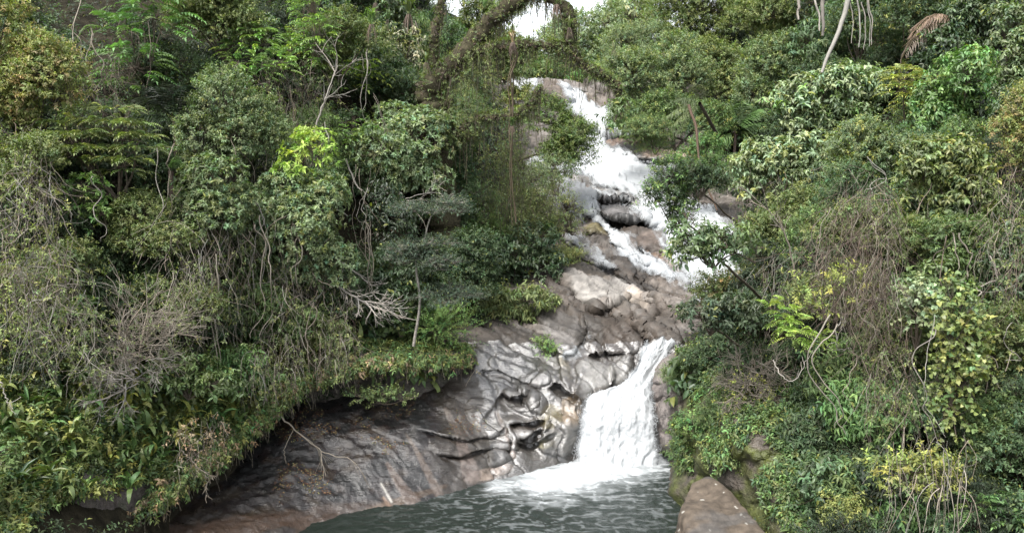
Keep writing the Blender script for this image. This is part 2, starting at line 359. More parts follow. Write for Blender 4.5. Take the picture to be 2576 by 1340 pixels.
base = blobs(base, [
  (1650, 1300, 300, 90, 0, (.03, .035, .03), 1),
  (1515, 735, 85, 48, 22, (.17, .16, .145), .8), (1410, 835, 55, 45, 30, (.15, .14, .13), .8), (1540, 830, 60, 60, 35, brown, .75), (1480, 850, 40, 40, 20, dark * 1.5, .7),
  (1600, 760, 40, 14, 40, (.24, .2, .16), .6), (1495, 952, 48, 55, 10, (.30, .29, .27), .8), (1562, 935, 28, 40, 0, (.30, .29, .26), .8), (1520, 985, 30, 14, 0, brown, .7),
  (1530, 875, 45, 18, 0, brown, .7), (1445, 930, 22, 34, -30, dark * 1.5, .7), (1425, 925, 12, 50, -18, (.21, .18, .12), .7), (1430, 985, 40, 35, 30, brown * .7, .9),
  (1440, 1030, 26, 35, 0, (.24, .17, .10), .8), (1385, 1050, 32, 28, 0, (.16, .13, .05), .75), (1380, 1110, 26, 12, -25, (.32, .29, .18), .8), (1420, 1100, 45, 35, -10, (.13, .12, .105), .8),
  (1275, 1000, 24, 18, 0, brown * .6, .6), (1325, 1076, 48, 14, -5, brown * .6, .7), (1290, 1118, 60, 12, -10, brown * .6, .5), (1225, 1130, 50, 12, 10, dark * 1.5, .5), (1340, 972, 26, 12, 0, brown * .6, .5),  # brown and dark patches deepening the hollows, their shade put into the colour
  (1405, 975, 34, 26, 20, dark * 1.2, .9),
  (1610, 615, 52, 40, 35, (.11, .085, .07), .85), (1640, 650, 30, 18, 20, (.20, .12, .07), .7), (1500, 577, 34, 18, 10, (.13, .11, .05), .9),
  (1560, 478, 66, 24, 18, (.22, .215, .21), .8), (1565, 525, 74, 24, 12, (.16, .155, .155), .8), (1560, 552, 60, 8, 8, (.05, .05, .05), .9),
  (1430, 500, 60, 45, 40, (.42, .37, .33), .8), (1380, 470, 50, 30, 30, (.40, .37, .34), .7), (1690, 375, 110, 26, 10, (.40, .30, .23), .7), (1560, 355, 50, 14, 0, (.36, .25, .19), .8), (1680, 412, 70, 12, 8, (.14, .14, .145), .9),
  (1390, 243, 36, 20, 10, (.13, .10, .08), .9), (1590, 250, 110, 28, 0, (.07, .055, .042), .9), (1360, 235, 60, 26, 0, (.08, .06, .045), .8), (1480, 640, 90, 10, 36, (.24, .24, .245), .8), (1440, 660, 60, 14, 36, (.07, .07, .065), .7),
  (1700, 640, 50, 30, 20, (.3, .24, .2), .5), (1480, 690, 70, 16, 20, (.09, .07, .05), .8),
  (640, 1318, 350, 26, -8, (.13, .085, .062), .7), (1000, 1262, 130, 10, -18, (.20, .13, .08), .8), (1230, 1190, 60, 14, -12, (.34, .27, .22), .8),
  (545, 1200, 24, 14, -35, (.25, .22, .17), .8), (570, 1245, 35, 14, -20, (.12, .1, .08), .6), (660, 1085, 14, 8, -35, (.22, .15, .12), .8)])
base = base * (1 - .62 * sstep(1300, 1060, U) * sstep(930, 1000, V) * (1 - .5 * sstep(1250, 1330, V)))[..., None]  # slab darkened to the left: the forest's dark reflection put into the colour
# bare tan strips worn through the dark film (photo units)
def strip(pts, w0, w1, col, wgt):
    global base
    q, t = dseg(U, V, pts); w = w0 + (w1 - w0) * t
    edge = .9 * fbm(np.stack([U / 14, V / 14, 0 * U], -1), 3, int(pts[0][0]))
    k = (sstep(w + 1.5, w - 1.5, q + edge) * wgt)[..., None]; base = base * (1 - k) + np.array(col) * k
strip([(1022, 1090), (1045, 1130), (1075, 1185), (1105, 1245)], 2, 11, (.105, .08, .064), .9)
strip([(975, 1165), (1005, 1215), (1040, 1265)], 5, 18, (.105, .078, .064), .9)
strip([(1262, 1035), (1290, 1075), (1330, 1160)], 0, 0, (.2, .15, .12), 0)
strip([(1120, 1030), (1145, 1075), (1165, 1120)], 5, 13, (.11, .09, .075), .85)
strip([(1160, 1115), (1175, 1160), (1185, 1195)], 13, 24, (.15, .12, .105), .8)
strip([(1248, 1035), (1270, 1080), (1290, 1150)], 4, 5, (.24, .19, .16), .85)
strip([(958, 1215), (985, 1260)], 2, 3, (.42, .4, .36), .9)
strip([(985, 1280), (965, 1250)], 6, 4, (.2, .13, .09), .7)
# quartz veins and flow-marks on the shadowed slab
for pts in ([(560, 1195), (640, 1235), (720, 1262), (780, 1290)], [(500, 1280), (600, 1300), (700, 1325)]):
    strip(pts, .6, .9, (.2, .19, .18), .45)
bt = tone[..., None]; base = base * (1 + .9 * bt) + np.array([.03, .033, .036]) * np.maximum(0, bt) * (1 - s3); jj_ = joint[..., None] * (1 - s3) * .8; base = base * (1 - jj_) + np.array([.022, .017, .012]) * jj_
crev = sstep(.0, -.35, fbm(P * np.array([.9, .9, 1.6]) + 3, 5, 421))[..., None] * (1 - s3) * .5
base = base * (1 - crev) + np.array([.03, .024, .018]) * crev  # dark of crevices painted on by noise, no relief follows it
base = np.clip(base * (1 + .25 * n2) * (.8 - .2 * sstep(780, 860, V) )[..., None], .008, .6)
CR = base
def region(name, keepf, m, label=None, cat=None):
    uc = (U[:-1, :-1] + U[1:, 1:]) / 2; vc = (V[:-1, :-1] + V[1:, 1:]) / 2
    Q = gridq(len(ug), len(vg), keepf(uc, vc))
    v_, q_, c_ = compact(PR.reshape(-1, 3), Q, CR.reshape(-1, 3))
    g = Geo(); g.add(v_, q_[:, ::-1], None, c_); o = g.build(name, m, smooth=True)
    o['kind'] = 'structure'
    if label: o['label'] = label
    return o
slabf = lambda u, v: ((u < 1190) | (v > 1230)) & (v > 985 - (u > 1190) * 0) & (v > 1000 - .0 * u)
bnd = lambda u, v: u < 1195 + (v - 1000) * .22 + 42 * fbm(np.stack([u / 50, v / 50, 0 * u], -1), 4, 481)
isslab = lambda u, v: bnd(u, v) & (v > 870) | (v > 1225)
ispol = lambda u, v: ~isslab(u, v) & (v > 868)
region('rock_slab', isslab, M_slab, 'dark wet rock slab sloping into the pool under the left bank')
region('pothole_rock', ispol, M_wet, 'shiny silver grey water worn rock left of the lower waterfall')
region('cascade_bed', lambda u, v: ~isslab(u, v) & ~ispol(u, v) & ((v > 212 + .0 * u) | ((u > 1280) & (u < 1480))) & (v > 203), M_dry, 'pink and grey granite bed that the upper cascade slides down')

# ---------------------------------------------------------------- forest floor: one height field through measured points
GP = [(0, 1330, 15.5), (-200, 1360, 14.5), (200, 1290, 17), (430, 1175, 20.2), (580, 1080, 22.6), (700, 975, 25), (900, 905, 26.6), (1100, 905, 27.6), (1190, 890, 28.6),
  (1300, 850, 30), (0, 1000, 18.6), (300, 980, 20.4), (600, 860, 24.5), (900, 800, 28.2), (1150, 780, 30.5), (1330, 740, 34),
  (0, 600, 21.5), (400, 600, 24), (800, 600, 28.5), (1100, 560, 35), (1320, 540, 44), (0, 200, 27), (400, 200, 30), (800, 200, 35), (1100, 300, 43), (1240, 330, 58),
  (-100, -200, 36), (500, -250, 42), (1000, -100, 54), (-400, 600, 20), (-600, 1300, 12),
  (1300, 195, 71), (1450, 203, 72), (1600, 195, 72), (1400, 150, 90), (1560, 150, 92), (1250, 150, 84), (1200, 60, 95),
  (1800, 320, 63), (2000, 220, 56), (2300, 80, 50), (2576, 40, 44), (2400, -200, 58), (1750, 120, 84), (1900, 430, 50), (1960, 600, 38), (1900, 740, 31), (1800, 830, 30),
  (1750, 900, 28.5), (1710, 1000, 26.5), (1720, 1120, 25.2), (1900, 1000, 22.6), (1980, 850, 23.4), (2150, 600, 24), (2330, 400, 27), (2576, 520, 23.5), (2250, 900, 20.8), (2576, 900, 19),
  (2250, 1200, 18), (2576, 1200, 16.6), (2700, 1400, 14.5), (2050, 1250, 18.6), (1950, 1330, 17.6), (2100, 1400, 16.5), (3000, 700, 20), (3000, 1300, 13)]
gp = np.array(GP, float); gpw = at(gp[:, 0], gp[:, 1], gp[:, 2])
low = [(u, v) for u in (450, 700, 950, 1200) for v in (1100, 1250, 1330) if v > 1000]
lw = [(-6, 21, -1.5), (-2, 20, -2.5), (2, 20, -2.5), (4, 21, -2.5), (3, 24, -1.5), (0, 24, -1), (-5, 24, -.5), (-8, 20, -1), (-7.5, 23, 0), (1, 27, .3), (4.5, 26.5, .3), (5, 29, 1.5), (2, 30, 1.8), (7, 33, 2.8), (3, 34, 2.8),
   (5, 38, 3.8), (8, 38, 3.8), (4, 44, 5), (10, 44, 5), (5, 50, 7), (12, 52, 8), (6, 56, 9), (12, 60, 11), (4, 63, 12), (10, 64, 13),
   (0, 12, -2.5), (-4, 14, -2), (5, 14, -2), (6, 18, -1.5), (0, 0, -2.5), (-22, 0, 4), (24, 0, 4), (0, -20, -3), (-40, 10, 16), (42, 10, 16), (-60, 45, 32), (62, 45, 32), (-40, 110, 42), (60, 120, 42), (0, 150, 14), (0, 110, 18), (-90, 60, 40), (95, 60, 40), (-60, -20, 14), (60, -20, 14)]
lw = np.array(lw, float)
allp = np.vstack([gpw, lw])
gT = TPS(allp[:, :2], allp[:, 2], 3e-4, 30)
def gz(x, y): return gT(x, y)
RIVER = [(1270, 195), (1600, 195), (1780, 340), (1860, 470), (1900, 640), (1800, 770), (1720, 870), (1695, 1150), (1725, 1345), (1500, 1500), (280, 1400), (400, 1290), (560, 1180), (760, 1015), (1000, 985), (1180, 975), (1200, 890), (1370, 800), (1440, 680), (1390, 570), (1300, 440)]
# how far the forest floor lies along any sight line (used to root every plant)
HU = np.arange(-200, 2800, 20.); HV = np.arange(-240, 1500, 20.); HUg, HVg = np.meshgrid(HU, HV); HD = np.full(HUg.shape, 110.)
for dd in np.arange(110, 12, -.35):
    Pm = at(HUg, HVg, dd); HD = np.where(Pm[..., 2] < gz(Pm[..., 0], Pm[..., 1]), dd, HD)
def hit(u, v):
    x = np.clip((np.asarray(u, float) - HU[0]) / 20, 0, len(HU) - 1.001); y = np.clip((np.asarray(v, float) - HV[0]) / 20, 0, len(HV) - 1.001); i = x.astype(int); j = y.astype(int); fx = x - i; fy = y - j
    return HD[j, i] * (1 - fx) * (1 - fy) + HD[j, i + 1] * fx * (1 - fy) + HD[j + 1, i] * (1 - fx) * fy + HD[j + 1, i + 1] * fx * fy
xs = np.arange(-70, 75, .8); ys = np.arange(-30, 150, .8); X, Y = np.meshgrid(xs, ys); Z = gz(X, Y) + .18 * fbm(np.stack([X * .6, Y * .6, 0 * X], -1), 3, 7) - .1
uu, vv = uv_of(np.stack([X, Y, Z], -1)); rv = inpoly(uu, vv, RIVER) & (Y > 12) & (Y < 75)
Z = np.where(rv, Z - .5, Z)
g = Geo(); n_ = fbm(np.stack([X, Y, Z], -1) * .5, 3, 9)[..., None]
g.add(np.stack([X, Y, Z], -1), gridq(len(xs), len(ys))[:, ::-1], None, (np.array([.022, .019, .012]) * (1 + .5 * n_)).reshape(-1, 3))
gr = g.build('ground', M_ground, smooth=True); gr['kind'] = 'structure'; gr['label'] = 'dark leaf littered forest floor on both banks'

# overhanging ledge of the left bank: crease below, recessed wall, rounded lip, top running back under the plants
CRE = [(200, 1420, .35), (380, 1345, .42), (560, 1180, .88), (660, 1092, 1.4), (760, 1020, 1.93), (900, 1008, 1.93), (1080, 1000, 1.88), (1215, 975, 1.95)]
EDG = [(60, 1420, 16.3), (262, 1340, 17.7), (430, 1215, 19.7), (585, 1100, 22.0), (700, 1000, 23.9), (800, 935, 24.7), (950, 905, 25.2), (1200, 900, 27.0)]
def crs(P, n):
    P = np.asarray(P, float); P = np.vstack([2 * P[0] - P[1], P, 2 * P[-1] - P[-2]]); m = len(P) - 3
    t = np.linspace(0, m - 1e-6, n); i = t.astype(int); f = (t - i)[:, None]
    a, b, c, d = P[i], P[i + 1], P[i + 2], P[i + 3]
    return .5 * (2 * b + (c - a) * f + (2 * a - 5 * b + 4 * c - d) * f ** 2 + (3 * b - a - 3 * c + d) * f ** 3)
n = 420
c_ = np.array([at(u, v, dz(u, v, z)) for u, v, z in CRE]); e_ = np.array([at(u, v, d) for u, v, d in EDG])
c_ = crs(c_, n); e_ = crs(e_, n)
rows = []
bk = np.array([-.55, .8, 0])
for t in np.linspace(0, 1, 26):
    p = c_ * (1 - t) + e_ * t; rec = math.sin(math.pi * min(t * 1.15, 1)) ** .8 * .45
    p = p + bk * rec; p[:, 2] -= .12 * (1 - t)
    rows.append(p)
for t in np.linspace(.06, 1, 18):
    p = e_ + bk * (t * 2.6); p[:, 2] = e_[:, 2] + .10 * math.sin(min(t * 6, math.pi)) + t * .25
    p[:, 2] = np.maximum(p[:, 2], gz(p[:, 0], p[:, 1]) + .14) if .1 < t else p[:, 2]
    zt = gz(p[:, 0], p[:, 1]); p[:, 2] = np.where(t > .75, np.minimum(p[:, 2], zt - .1), p[:, 2]); rows.append(p)
LP = np.array(rows); NN = normals(LP); 
if NN[:26, :, 1].mean() > 0: NN = -NN
LP = LP + NN * (.20 * fbm(LP * np.array([.9, .9, 2.2]), 4, 71) + .09 * ridge(LP * np.array([1.4, 1.4, 4.]), 4, 73))[..., None]
m1 = sstep(-.1, .25, fbm(LP * 2.5, 4, 75))[..., None]
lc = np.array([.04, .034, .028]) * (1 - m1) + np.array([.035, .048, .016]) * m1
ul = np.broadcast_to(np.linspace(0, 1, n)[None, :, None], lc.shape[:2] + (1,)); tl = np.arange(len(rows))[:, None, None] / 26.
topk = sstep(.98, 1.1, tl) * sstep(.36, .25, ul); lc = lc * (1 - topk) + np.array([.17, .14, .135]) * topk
rb = sstep(.5, .65, ul) * .7; lc = lc * (1 - rb) + np.array([.075, .065, .058]) * rb
orr = sstep(.12, .0, np.abs(ul - .14)) * sstep(.5, .1, tl) * .6; lc = lc * (1 - orr) + np.array([.12, .06, .03]) * orr
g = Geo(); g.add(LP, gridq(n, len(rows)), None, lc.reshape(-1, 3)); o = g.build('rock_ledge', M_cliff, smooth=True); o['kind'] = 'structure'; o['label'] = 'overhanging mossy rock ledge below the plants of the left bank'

# right bank: mossy rock face rising from the pool
CC = [(1640, 905, 29), (1690, 870, 29.4), (1655, 960, 26.8), (1662, 1060, 25.6), (1672, 1130, 25.0), PZ(1684, 1162, -.1), PZ(1690, 1235, -.1), PZ(1712, 1275, -.1), PZ(1700, 1345, -.4), PZ(1650, 1250, -1.5), PZ(1640, 1150, -.8),
  (1700, 1110, 24.0), (1730, 1190, 22.4), (1780, 1200, 21), (1800, 1050, 21.6), (1860, 1150, 19.6), (1950, 1250, 18.3), (2000, 1345, 17.2), (1900, 1000, 21.2), (1800, 900, 25.5), (1740, 960, 25), (1760, 1080, 22.8), (2100, 1100, 19.6), (2260, 1300, 17), (2000, 900, 23.4), (2200, 950, 21), (1860, 1345, 18.6), (1780, 1300, 20.5), (2100, 1420, 15.8), (1730, 1420, 19.5), (1900, 800, 27)]
CC = np.array(CC); cT = TPS(CC[:, :2], np.log(CC[:, 2]), 2e-5, 1000)
ug2 = np.arange(1640, 2260, 4.); vg2 = np.arange(860, 1420, 4.); U2, V2 = np.meshgrid(ug2, vg2); D2 = np.exp(cT(U2, V2))
for (cu, cv, ru, rv_, h) in [(1705, 1190, 40, 75, .5), (1680, 940, 30, 22, .5), (1672, 985, 28, 22, .5), (1680, 1040, 26, 30, .5), (1690, 1100, 30, 24, .4), (1850, 960, 60, 50, .5), (1900, 1100, 90, 60, .4), (1950, 1200, 70, 70, .4), (1790, 1130, 70, 60, .4)]:
    wu = U2 + 30 * fbm(np.stack([U2 / 45, V2 / 45, 0 * U2], -1), 4, 411); wv = V2 + 30 * fbm(np.stack([U2 / 45, V2 / 45, 0 * U2], -1), 4, 415); D2 = D2 - h * .8 * np.clip(1 - ((wu - cu) / ru) ** 2 - ((wv - cv) / rv_) ** 2, 0, 1) ** .4
P2 = at(U2, V2, D2); N2 = normals(P2)
if N2[..., 1].mean() > 0: N2 = -N2
P2 = P2 + N2 * (.22 * fbm(P2 * np.array([.9, .9, 1.2]), 4, 81) + .10 * ridge(P2 * 1.7, 4, 83))[..., None]
mm = sstep(-.15, .25, fbm(P2 * 1.1, 4, 85) + .25 * sstep(1000, 1150, V2) - .2 * sstep(1720, 1690, U2))[..., None]
c2 = np.array([.06, .05, .04]) * (1 - mm) + (np.array([.05, .058, .014]) * (1 + .5 * fbm(P2 * 3, 3, 87)[..., None])) * mm
w_ = (sstep(1710, 1680, U2) * sstep(1150, 1100, V2))[..., None]; c2 = c2 * (1 - w_) + np.array([.16, .14, .13]) * (1 + .5 * fbm(P2 * 4, 3, 89)[..., None]) * w_
g = Geo(); g.add(P2, gridq(len(ug2), len(vg2))[:, ::-1], None, np.clip(c2, .005, 1).reshape(-1, 3)); o = g.build('rock_bank', M_cliff, smooth=True); o['kind'] = 'structure'; o['label'] = 'mossy rock bank dropping into the pool on the right'

# boulder in the lower right corner
import bmesh
bm = bmesh.new(); bmesh.ops.create_icosphere(bm, subdivisions=7, radius=1)
BV = np.array([v.co[:] for v in bm.verts]); BF = np.array([[v.index for v in f.verts] for f in bm.faces]); bm.free()
tp = np.array([at(1786, 1202, 19.8), at(1738, 1222, 19.6), at(1716, 1290, 18.3), at(1756, 1420, 16.2), at(1990, 1420, 15.8), at(1852, 1262, 18.7)])
cen = tp.mean(0); low_ = tp[:6].copy(); ow = low_ - cen; ow[:, 2] = 0; low_ += ow / np.linalg.norm(ow, axis=1, keepdims=True) * .42; low_[:, 2] = -.9
bm = bmesh.new(); [bm.verts.new(p) for p in np.vstack([tp[:6], low_])]; bmesh.ops.convex_hull(bm, input=bm.verts[:]); bm.normal_update()
cb = np.vstack([tp[:6], low_]).mean(0); pl = {}
for f in bm.faces:
    nn = np.array(f.normal); h = float((np.array(f.verts[0].co) - cb) @ nn)
    if h < 0: nn, h = -nn, -h
    pl[tuple(np.round(nn, 1))] = (nn, h)
bm.free()
acc = sum(np.maximum(0, BV @ nn / h) ** 34 for nn, h in pl.values()); BW = cb + BV * (acc ** (-1 / 34.))[:, None] * 1.04
BW = BW + BV * (.13 * fbm(BW * 1.1, 4, 91) + .035 * ridge(BW * 3.5, 4, 93))[:, None]
nb = fbm(BW * 3, 4, 95)[:, None]; bc = np.array([.072, .057, .043]) * (1 + .45 * nb)
sp = sstep(.6, .68, fbm(BW * 7, 2, 97))[:, None]; bc = bc * (1 - sp) + np.array([.3, .29, .26]) * sp
dkk = sstep(.15, .45, fbm(BW * 1.3 + 5, 3, 101))[:, None] * .6; bc = bc * (1 - dkk) + np.array([.05, .05, .05]) * dkk
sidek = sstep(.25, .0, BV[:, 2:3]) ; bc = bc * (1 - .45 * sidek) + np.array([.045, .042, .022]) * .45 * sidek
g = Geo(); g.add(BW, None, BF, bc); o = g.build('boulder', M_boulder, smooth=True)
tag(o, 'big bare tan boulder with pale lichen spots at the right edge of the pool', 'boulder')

# ---------------------------------------------------------------- water
mw = bpy.data.materials.new('pool_water'); mw.use_nodes = True; N = mw.node_tree.nodes; L = mw.node_tree.links; bs = N['Principled BSDF']
an = N.new('ShaderNodeAttribute'); an.attribute_name = 'Col'; L.new(an.outputs['Color'], bs.inputs['Base Color'])
bs.inputs['Roughness'].default_value = .08; bs.inputs['IOR'].default_value = 1.33
ge = N.new('ShaderNodeNewGeometry'); prev = None
for s_, st_, di in ((7, .5, .05), (22, .5, .02)):
    nz = N.new('ShaderNodeTexNoise'); nz.inputs['Scale'].default_value = s_; nz.inputs['Detail'].default_value = 4; L.new(ge.outputs['Position'], nz.inputs['Vector'])
    bp = N.new('ShaderNodeBump'); bp.inputs['Strength'].default_value = st_; bp.inputs['Distance'].default_value = di; L.new(nz.outputs[0], bp.inputs['Height'])
    if prev: L.new(prev, bp.inputs['Normal'])
    prev = bp.outputs[0]
L.new(prev, bs.inputs['Normal'])
xs = np.r_[np.arange(-30, -8, .5), np.arange(-8, 8.5, .045), np.arange(8.5, 30, .5)]; ys = np.r_[np.arange(-25, 15, .5), np.arange(15, 26, .045), np.arange(26, 28, .3)]
X, Y = np.meshgrid(xs, ys); W3 = np.stack([X, Y, 0 * X], -1)
fx, fy = at(1560, 1165, float(dz(1560, 1165, 0)))[:2]
rr = np.hypot((X - fx) / 1.5, Y - fy)
warp = np.stack([X + .5 * fbm(W3 * .8, 3, 111), Y + .4 * fbm(W3 * .8 + 9, 3, 113), 0 * X], -1)
am = .03 + .07 * np.exp(-rr / 1.6)
Zw = am * .42 * (ridge(warp * np.array([3.6, 6.4, 1]), 4, 115)) + .022 * fbm(warp * 6, 3, 117)
Zw += .06 * np.exp(-rr / .9)
u_, v_ = uv_of(np.stack([X, Y, Zw], -1))
# foam apron: spreads from the foot of the fall towards the left
FOAM = [(1440, 1110), (1670, 1110), (1682, 1170), (1655, 1192), (1560, 1208), (1490, 1236), (1410, 1256), (1330, 1246), (1235, 1228), (1225, 1206), (1320, 1180), (1390, 1155)]
fs = sdpoly(u_, v_, FOAM)
fn = fbm(warp * np.array([1.8, 4.5, 1]), 4, 119)
core = sstep(-26, 40, fs + 30 * fn)
streak = sstep(.3, .75, ridge(warp * np.array([2.2, 6., 1]), 4, 121)) * np.exp(-np.maximum(0, -fs) / 130.) * .42
lines = sstep(.55, .85, ridge(warp * np.array([5, 9., 1]) + 4, 3, 123)) * .16
fo = np.clip(core + streak + lines * .08, 0, 1)[..., None]
wc = np.array([.008, .0115, .009]) + np.array([.016, .02, .019]) * np.exp(-rr / 4)[..., None]
cw = wc * (1 - fo) + np.array([.34, .36, .37]) * fo
Zw = Zw + .05 * core * fbm(warp * 4, 3, 125)
g = Geo(); g.add(np.stack([X, Y, Zw], -1), gridq(len(xs), len(ys))[:, ::-1], None, cw.reshape(-1, 3)); o = g.build('water', mw, smooth=True); o['kind'] = 'structure'; o['label'] = 'dark green rippled plunge pool with white foam'
# roughness from foam: brighter = rougher
sx = N.new('ShaderNodeSeparateColor'); L.new(an.outputs['Color'], sx.inputs[0]); mr = N.new('ShaderNodeMapRange'); mr.inputs[1].default_value = .05; mr.inputs[2].default_value = .5; mr.inputs[3].default_value = .08; mr.inputs[4].default_value = .6
L.new(sx.outputs[0], mr.inputs[0]); L.new(mr.outputs[0], bs.inputs['Roughness'])

def ribbon_fall(name, Lc, Rc, ns, nt, bulge, label, seed, froth=.07):
    l = crs(np.array([at(*p) for p in Lc]), nt); r = crs(np.array([at(*p) for p in Rc]), nt)
    s = np.linspace(0, 1, ns)[None, :, None]; Pm = l[:, None] * (1 - s) + r[:, None] * s
    t = np.linspace(0, 1, nt)[:, None]
    Nf = normals(Pm)
    if Nf[..., 1].mean() > 0: Nf = -Nf
    ss = s[..., 0]; ed = np.sin(np.pi * ss) ** .5
    wob = fbm(np.stack([0 * t + 0 * ss, t * 9 + 0 * ss, 0 * t + ss * 2], -1), 3, seed + 4)
    st_ = np.stack([ss * 9 + 0 * t + wob, t * 2.2 + 0 * ss, 0 * t + 0 * ss], -1)
    dsp = bulge * ed + froth * 2.2 * fbm(st_ * np.array([.8, 1.6, 1]), 3, seed) + froth * .22 * ridge(np.stack([ss * 14 + wob * 2, t * 7 + 0 * ss, 0 * t + 0 * ss], -1), 3, seed + 1) + froth * .7 * fbm(Pm * np.array([6, 6, 3]), 4, seed + 2)
    Pm = Pm + Nf * dsp[..., None]
    # ragged sides
    rag = .05 * fbm(np.stack([0 * t + 0 * ss, t * 26 + 0 * ss, 0 * t + np.round(ss)], -1), 3, seed + 7)
    Pm[..., 0] += rag * np.abs(ss * 2 - 1) ** 6 * 2
    en = fbm(Pm * np.array([5, 5, 2.2]), 3, seed + 3); e = np.minimum(ss, 1 - ss) * 2
    cvr = sstep(-.02, .16, e + .09 * en) * sstep(0, .05, t + .03 * en); c = np.clip(cvr, 0, 1)[..., None] * np.ones(3)
    g = Geo(); g.add(Pm, gridq(ns, nt), None, c.reshape(-1, 3))
    # flung droplets and loose froth along both sides
    rng = np.random.default_rng(seed); k = 2600
    ti = (rng.random(k) ** .7 * (nt - 1)).astype(int); side = rng.random(k)
    si = np.where(side < .42, (rng.random(k) ** 2 * .08 * ns), np.where(side > .58, ns - 1 - rng.random(k) ** 2 * .08 * ns, rng.random(k) * (ns - 1))).astype(int)
    p = Pm[ti, si] + rng.normal(0, .03, (k, 3)) + np.array([0, -.03, 0]); p[:, 0] += np.where(side < .42, -1, np.where(side > .58, 1, 0)) * np.abs(rng.normal(0, .04, k))
    r0 = rng.uniform(.003, .009, k)[:, None]
    T = np.array([[1, 1, 1], [1, -1, -1], [-1, 1, -1], [-1, -1, 1.]]) * np.array([1, 1, 2.2])
    Vd = p[:, None] + T[None] * r0[:, None]; b = np.arange(k)[:, None] * 4
    g.add(Vd, None, np.concatenate([b + np.array(f) for f in ((0, 1, 2), (0, 3, 1), (0, 2, 3), (1, 3, 2))]), (1, 1, 1))
    o = g.build(name, M_veil, smooth=True); o['kind'] = 'structure'; o['label'] = label
    return o
ribbon_fall('waterfall', [(1625, 868, 28.9), (1607, 895, 28.2), (1590, 945, 27.4), (1548, 985, 26.5), (1476, 1000, 25.9), (1458, 1045, 25.45), (1450, 1100, 25.2), (1448, 1175, 24.85)],
  [(1706, 850, 29.2), (1690, 880, 28.6), (1662, 922, 27.6), (1642, 968, 26.6), (1644, 1012, 25.7), (1650, 1055, 25.3), (1654, 1110, 25.1), (1660, 1175, 24.75)], 150, 260, .25, 'broad white lower waterfall plunging into the pool', 131, .09)

# white water sliding over the upper rocks: follows the rock a few centimetres proud of it
def flow(name, polys, label, seed, thr=0.0, rough=10, thick=.12, nsc=(24, 24), fl=11, cov=1.):
    f = np.full(U.shape, -1e9)
    for p in polys: f = np.maximum(f, sdpoly(U, V, p))
    n = fbm(np.stack([U / nsc[0], V / nsc[1], 0 * U], -1), 4, seed)
    f = f + rough * n + .5 * min(rough, 12) * fbm(np.stack([U / 8, V / 5, 0 * U], -1), 3, seed + 9) + fl * ridge(np.stack([(U * .66 + V * .75) / 70, (V * .66 - U * .75) / 6.5, 0 * U], -1) + .3 * fbm(np.stack([U / 30, V / 30, 0 * U], -1), 2, seed + 5)[..., None], 3, seed + 11) - thr
    keep = (f > -9)
    kq = keep[:-1, :-1] & keep[1:, 1:] & keep[1:, :-1] & keep[:-1, 1:]
    Q = gridq(len(ug), len(vg), kq)
    th = thick * sstep(0, 14, f) + .02
    Pf = PR * .5 + P * .5 if thick > .1 else PR
    fr = thick * (.6 * fbm(P * np.array([.9, .9, 2.0]) * 1.6, 4, seed + 1) + .45 * ridge(P * np.array([2.5, 1.0, 2.]), 3, seed + 2)) * (D0 / 30)
    Pf = Pf + Nn * (th + np.maximum(disp, 0) * .6 + fr + .03)[..., None]
    sv_ = fbm(np.stack([(U * .66 + V * .75) / 40, (V * .66 - U * .75) / 4.5, 0 * U], -1), 3, seed + 13)
    c = (np.clip(sstep(-9, 13, f) * (1 + .55 * sv_) + .35 * sstep(18, 40, f), 0, 1) * cov)[..., None] * np.ones(3)
    v_, q_, c_ = compact(Pf.reshape(-1, 3), Q, (c + 0 * Pf).reshape(-1, 3))
    g = Geo(); g.add(v_, q_[:, ::-1], None, c_); o = g.build(name, M_veil, smooth=True); o['kind'] = 'structure'; o['label'] = label
FA = [(1468, 278), (1500, 276), (1578, 295), (1582, 337), (1512, 340), (1515, 372), (1560, 385), (1600, 400), (1640, 425), (1692, 430), (1692, 470), (1720, 510), (1790, 535), (1860, 590), (1870, 700), (1800, 728), (1735, 692), (1690, 655), (1665, 605), (1640, 565), (1600, 530), (1612, 505), (1560, 470), (1510, 455), (1475, 445), (1440, 455), (1405, 470), (1400, 440), (1440, 415), (1465, 395), (1472, 350)]
flow('cascade_water', [FA], 'wide white cascade sliding down the upper rocks', 141, -4, 8, .16)
flow('upper_fall_water', [[(1412, 225), (1468, 228), (1478, 292), (1425, 292)], [(1288, 208), (1362, 215), (1348, 248), (1300, 246)]], 'small white falls dropping over the topmost ledge', 151, 0, 5)
flow('side_stream_water', [[(1466, 513), (1500, 513), (1515, 545), (1558, 588), (1600, 628), (1660, 662), (1700, 690), (1690, 712), (1650, 695), (1600, 660), (1562, 640), (1535, 600), (1500, 555)]], 'narrow white stream running beside the pink rock ramp', 161, 0, 8)
flow('thin_sheet_water', [[(1650, 680), (1700, 682), (1760, 700), (1815, 740), (1790, 785), (1755, 760), (1715, 732), (1660, 705)]], 'thin veil of water streaking over the rock below the cascade', 171, 9, 20, .04, (60, 9), 14, .75)
flow('rill_water', [[(1330, 395), (1385, 392), (1360, 440), (1330, 432)], [(1370, 450), (1450, 465), (1490, 520), (1450, 545), (1390, 520)], [(1400, 560), (1425, 570), (1500, 640), (1540, 672), (1520, 675), (1440, 610)], [(1392, 895), (1470, 862), (1462, 882), (1420, 908)], [(1600, 405), (1690, 415), (1690, 435), (1620, 430)], [(1480, 460), (1570, 480), (1600, 520), (1590, 500), (1640, 560), (1560, 500), (1500, 490)], [(1400, 470), (1470, 470), (1500, 515), (1470, 560), (1400, 545)]], 'small patchy rills of water over the pale rocks on the left', 181, 4, 18, .05, (26, 12), 11, .75)
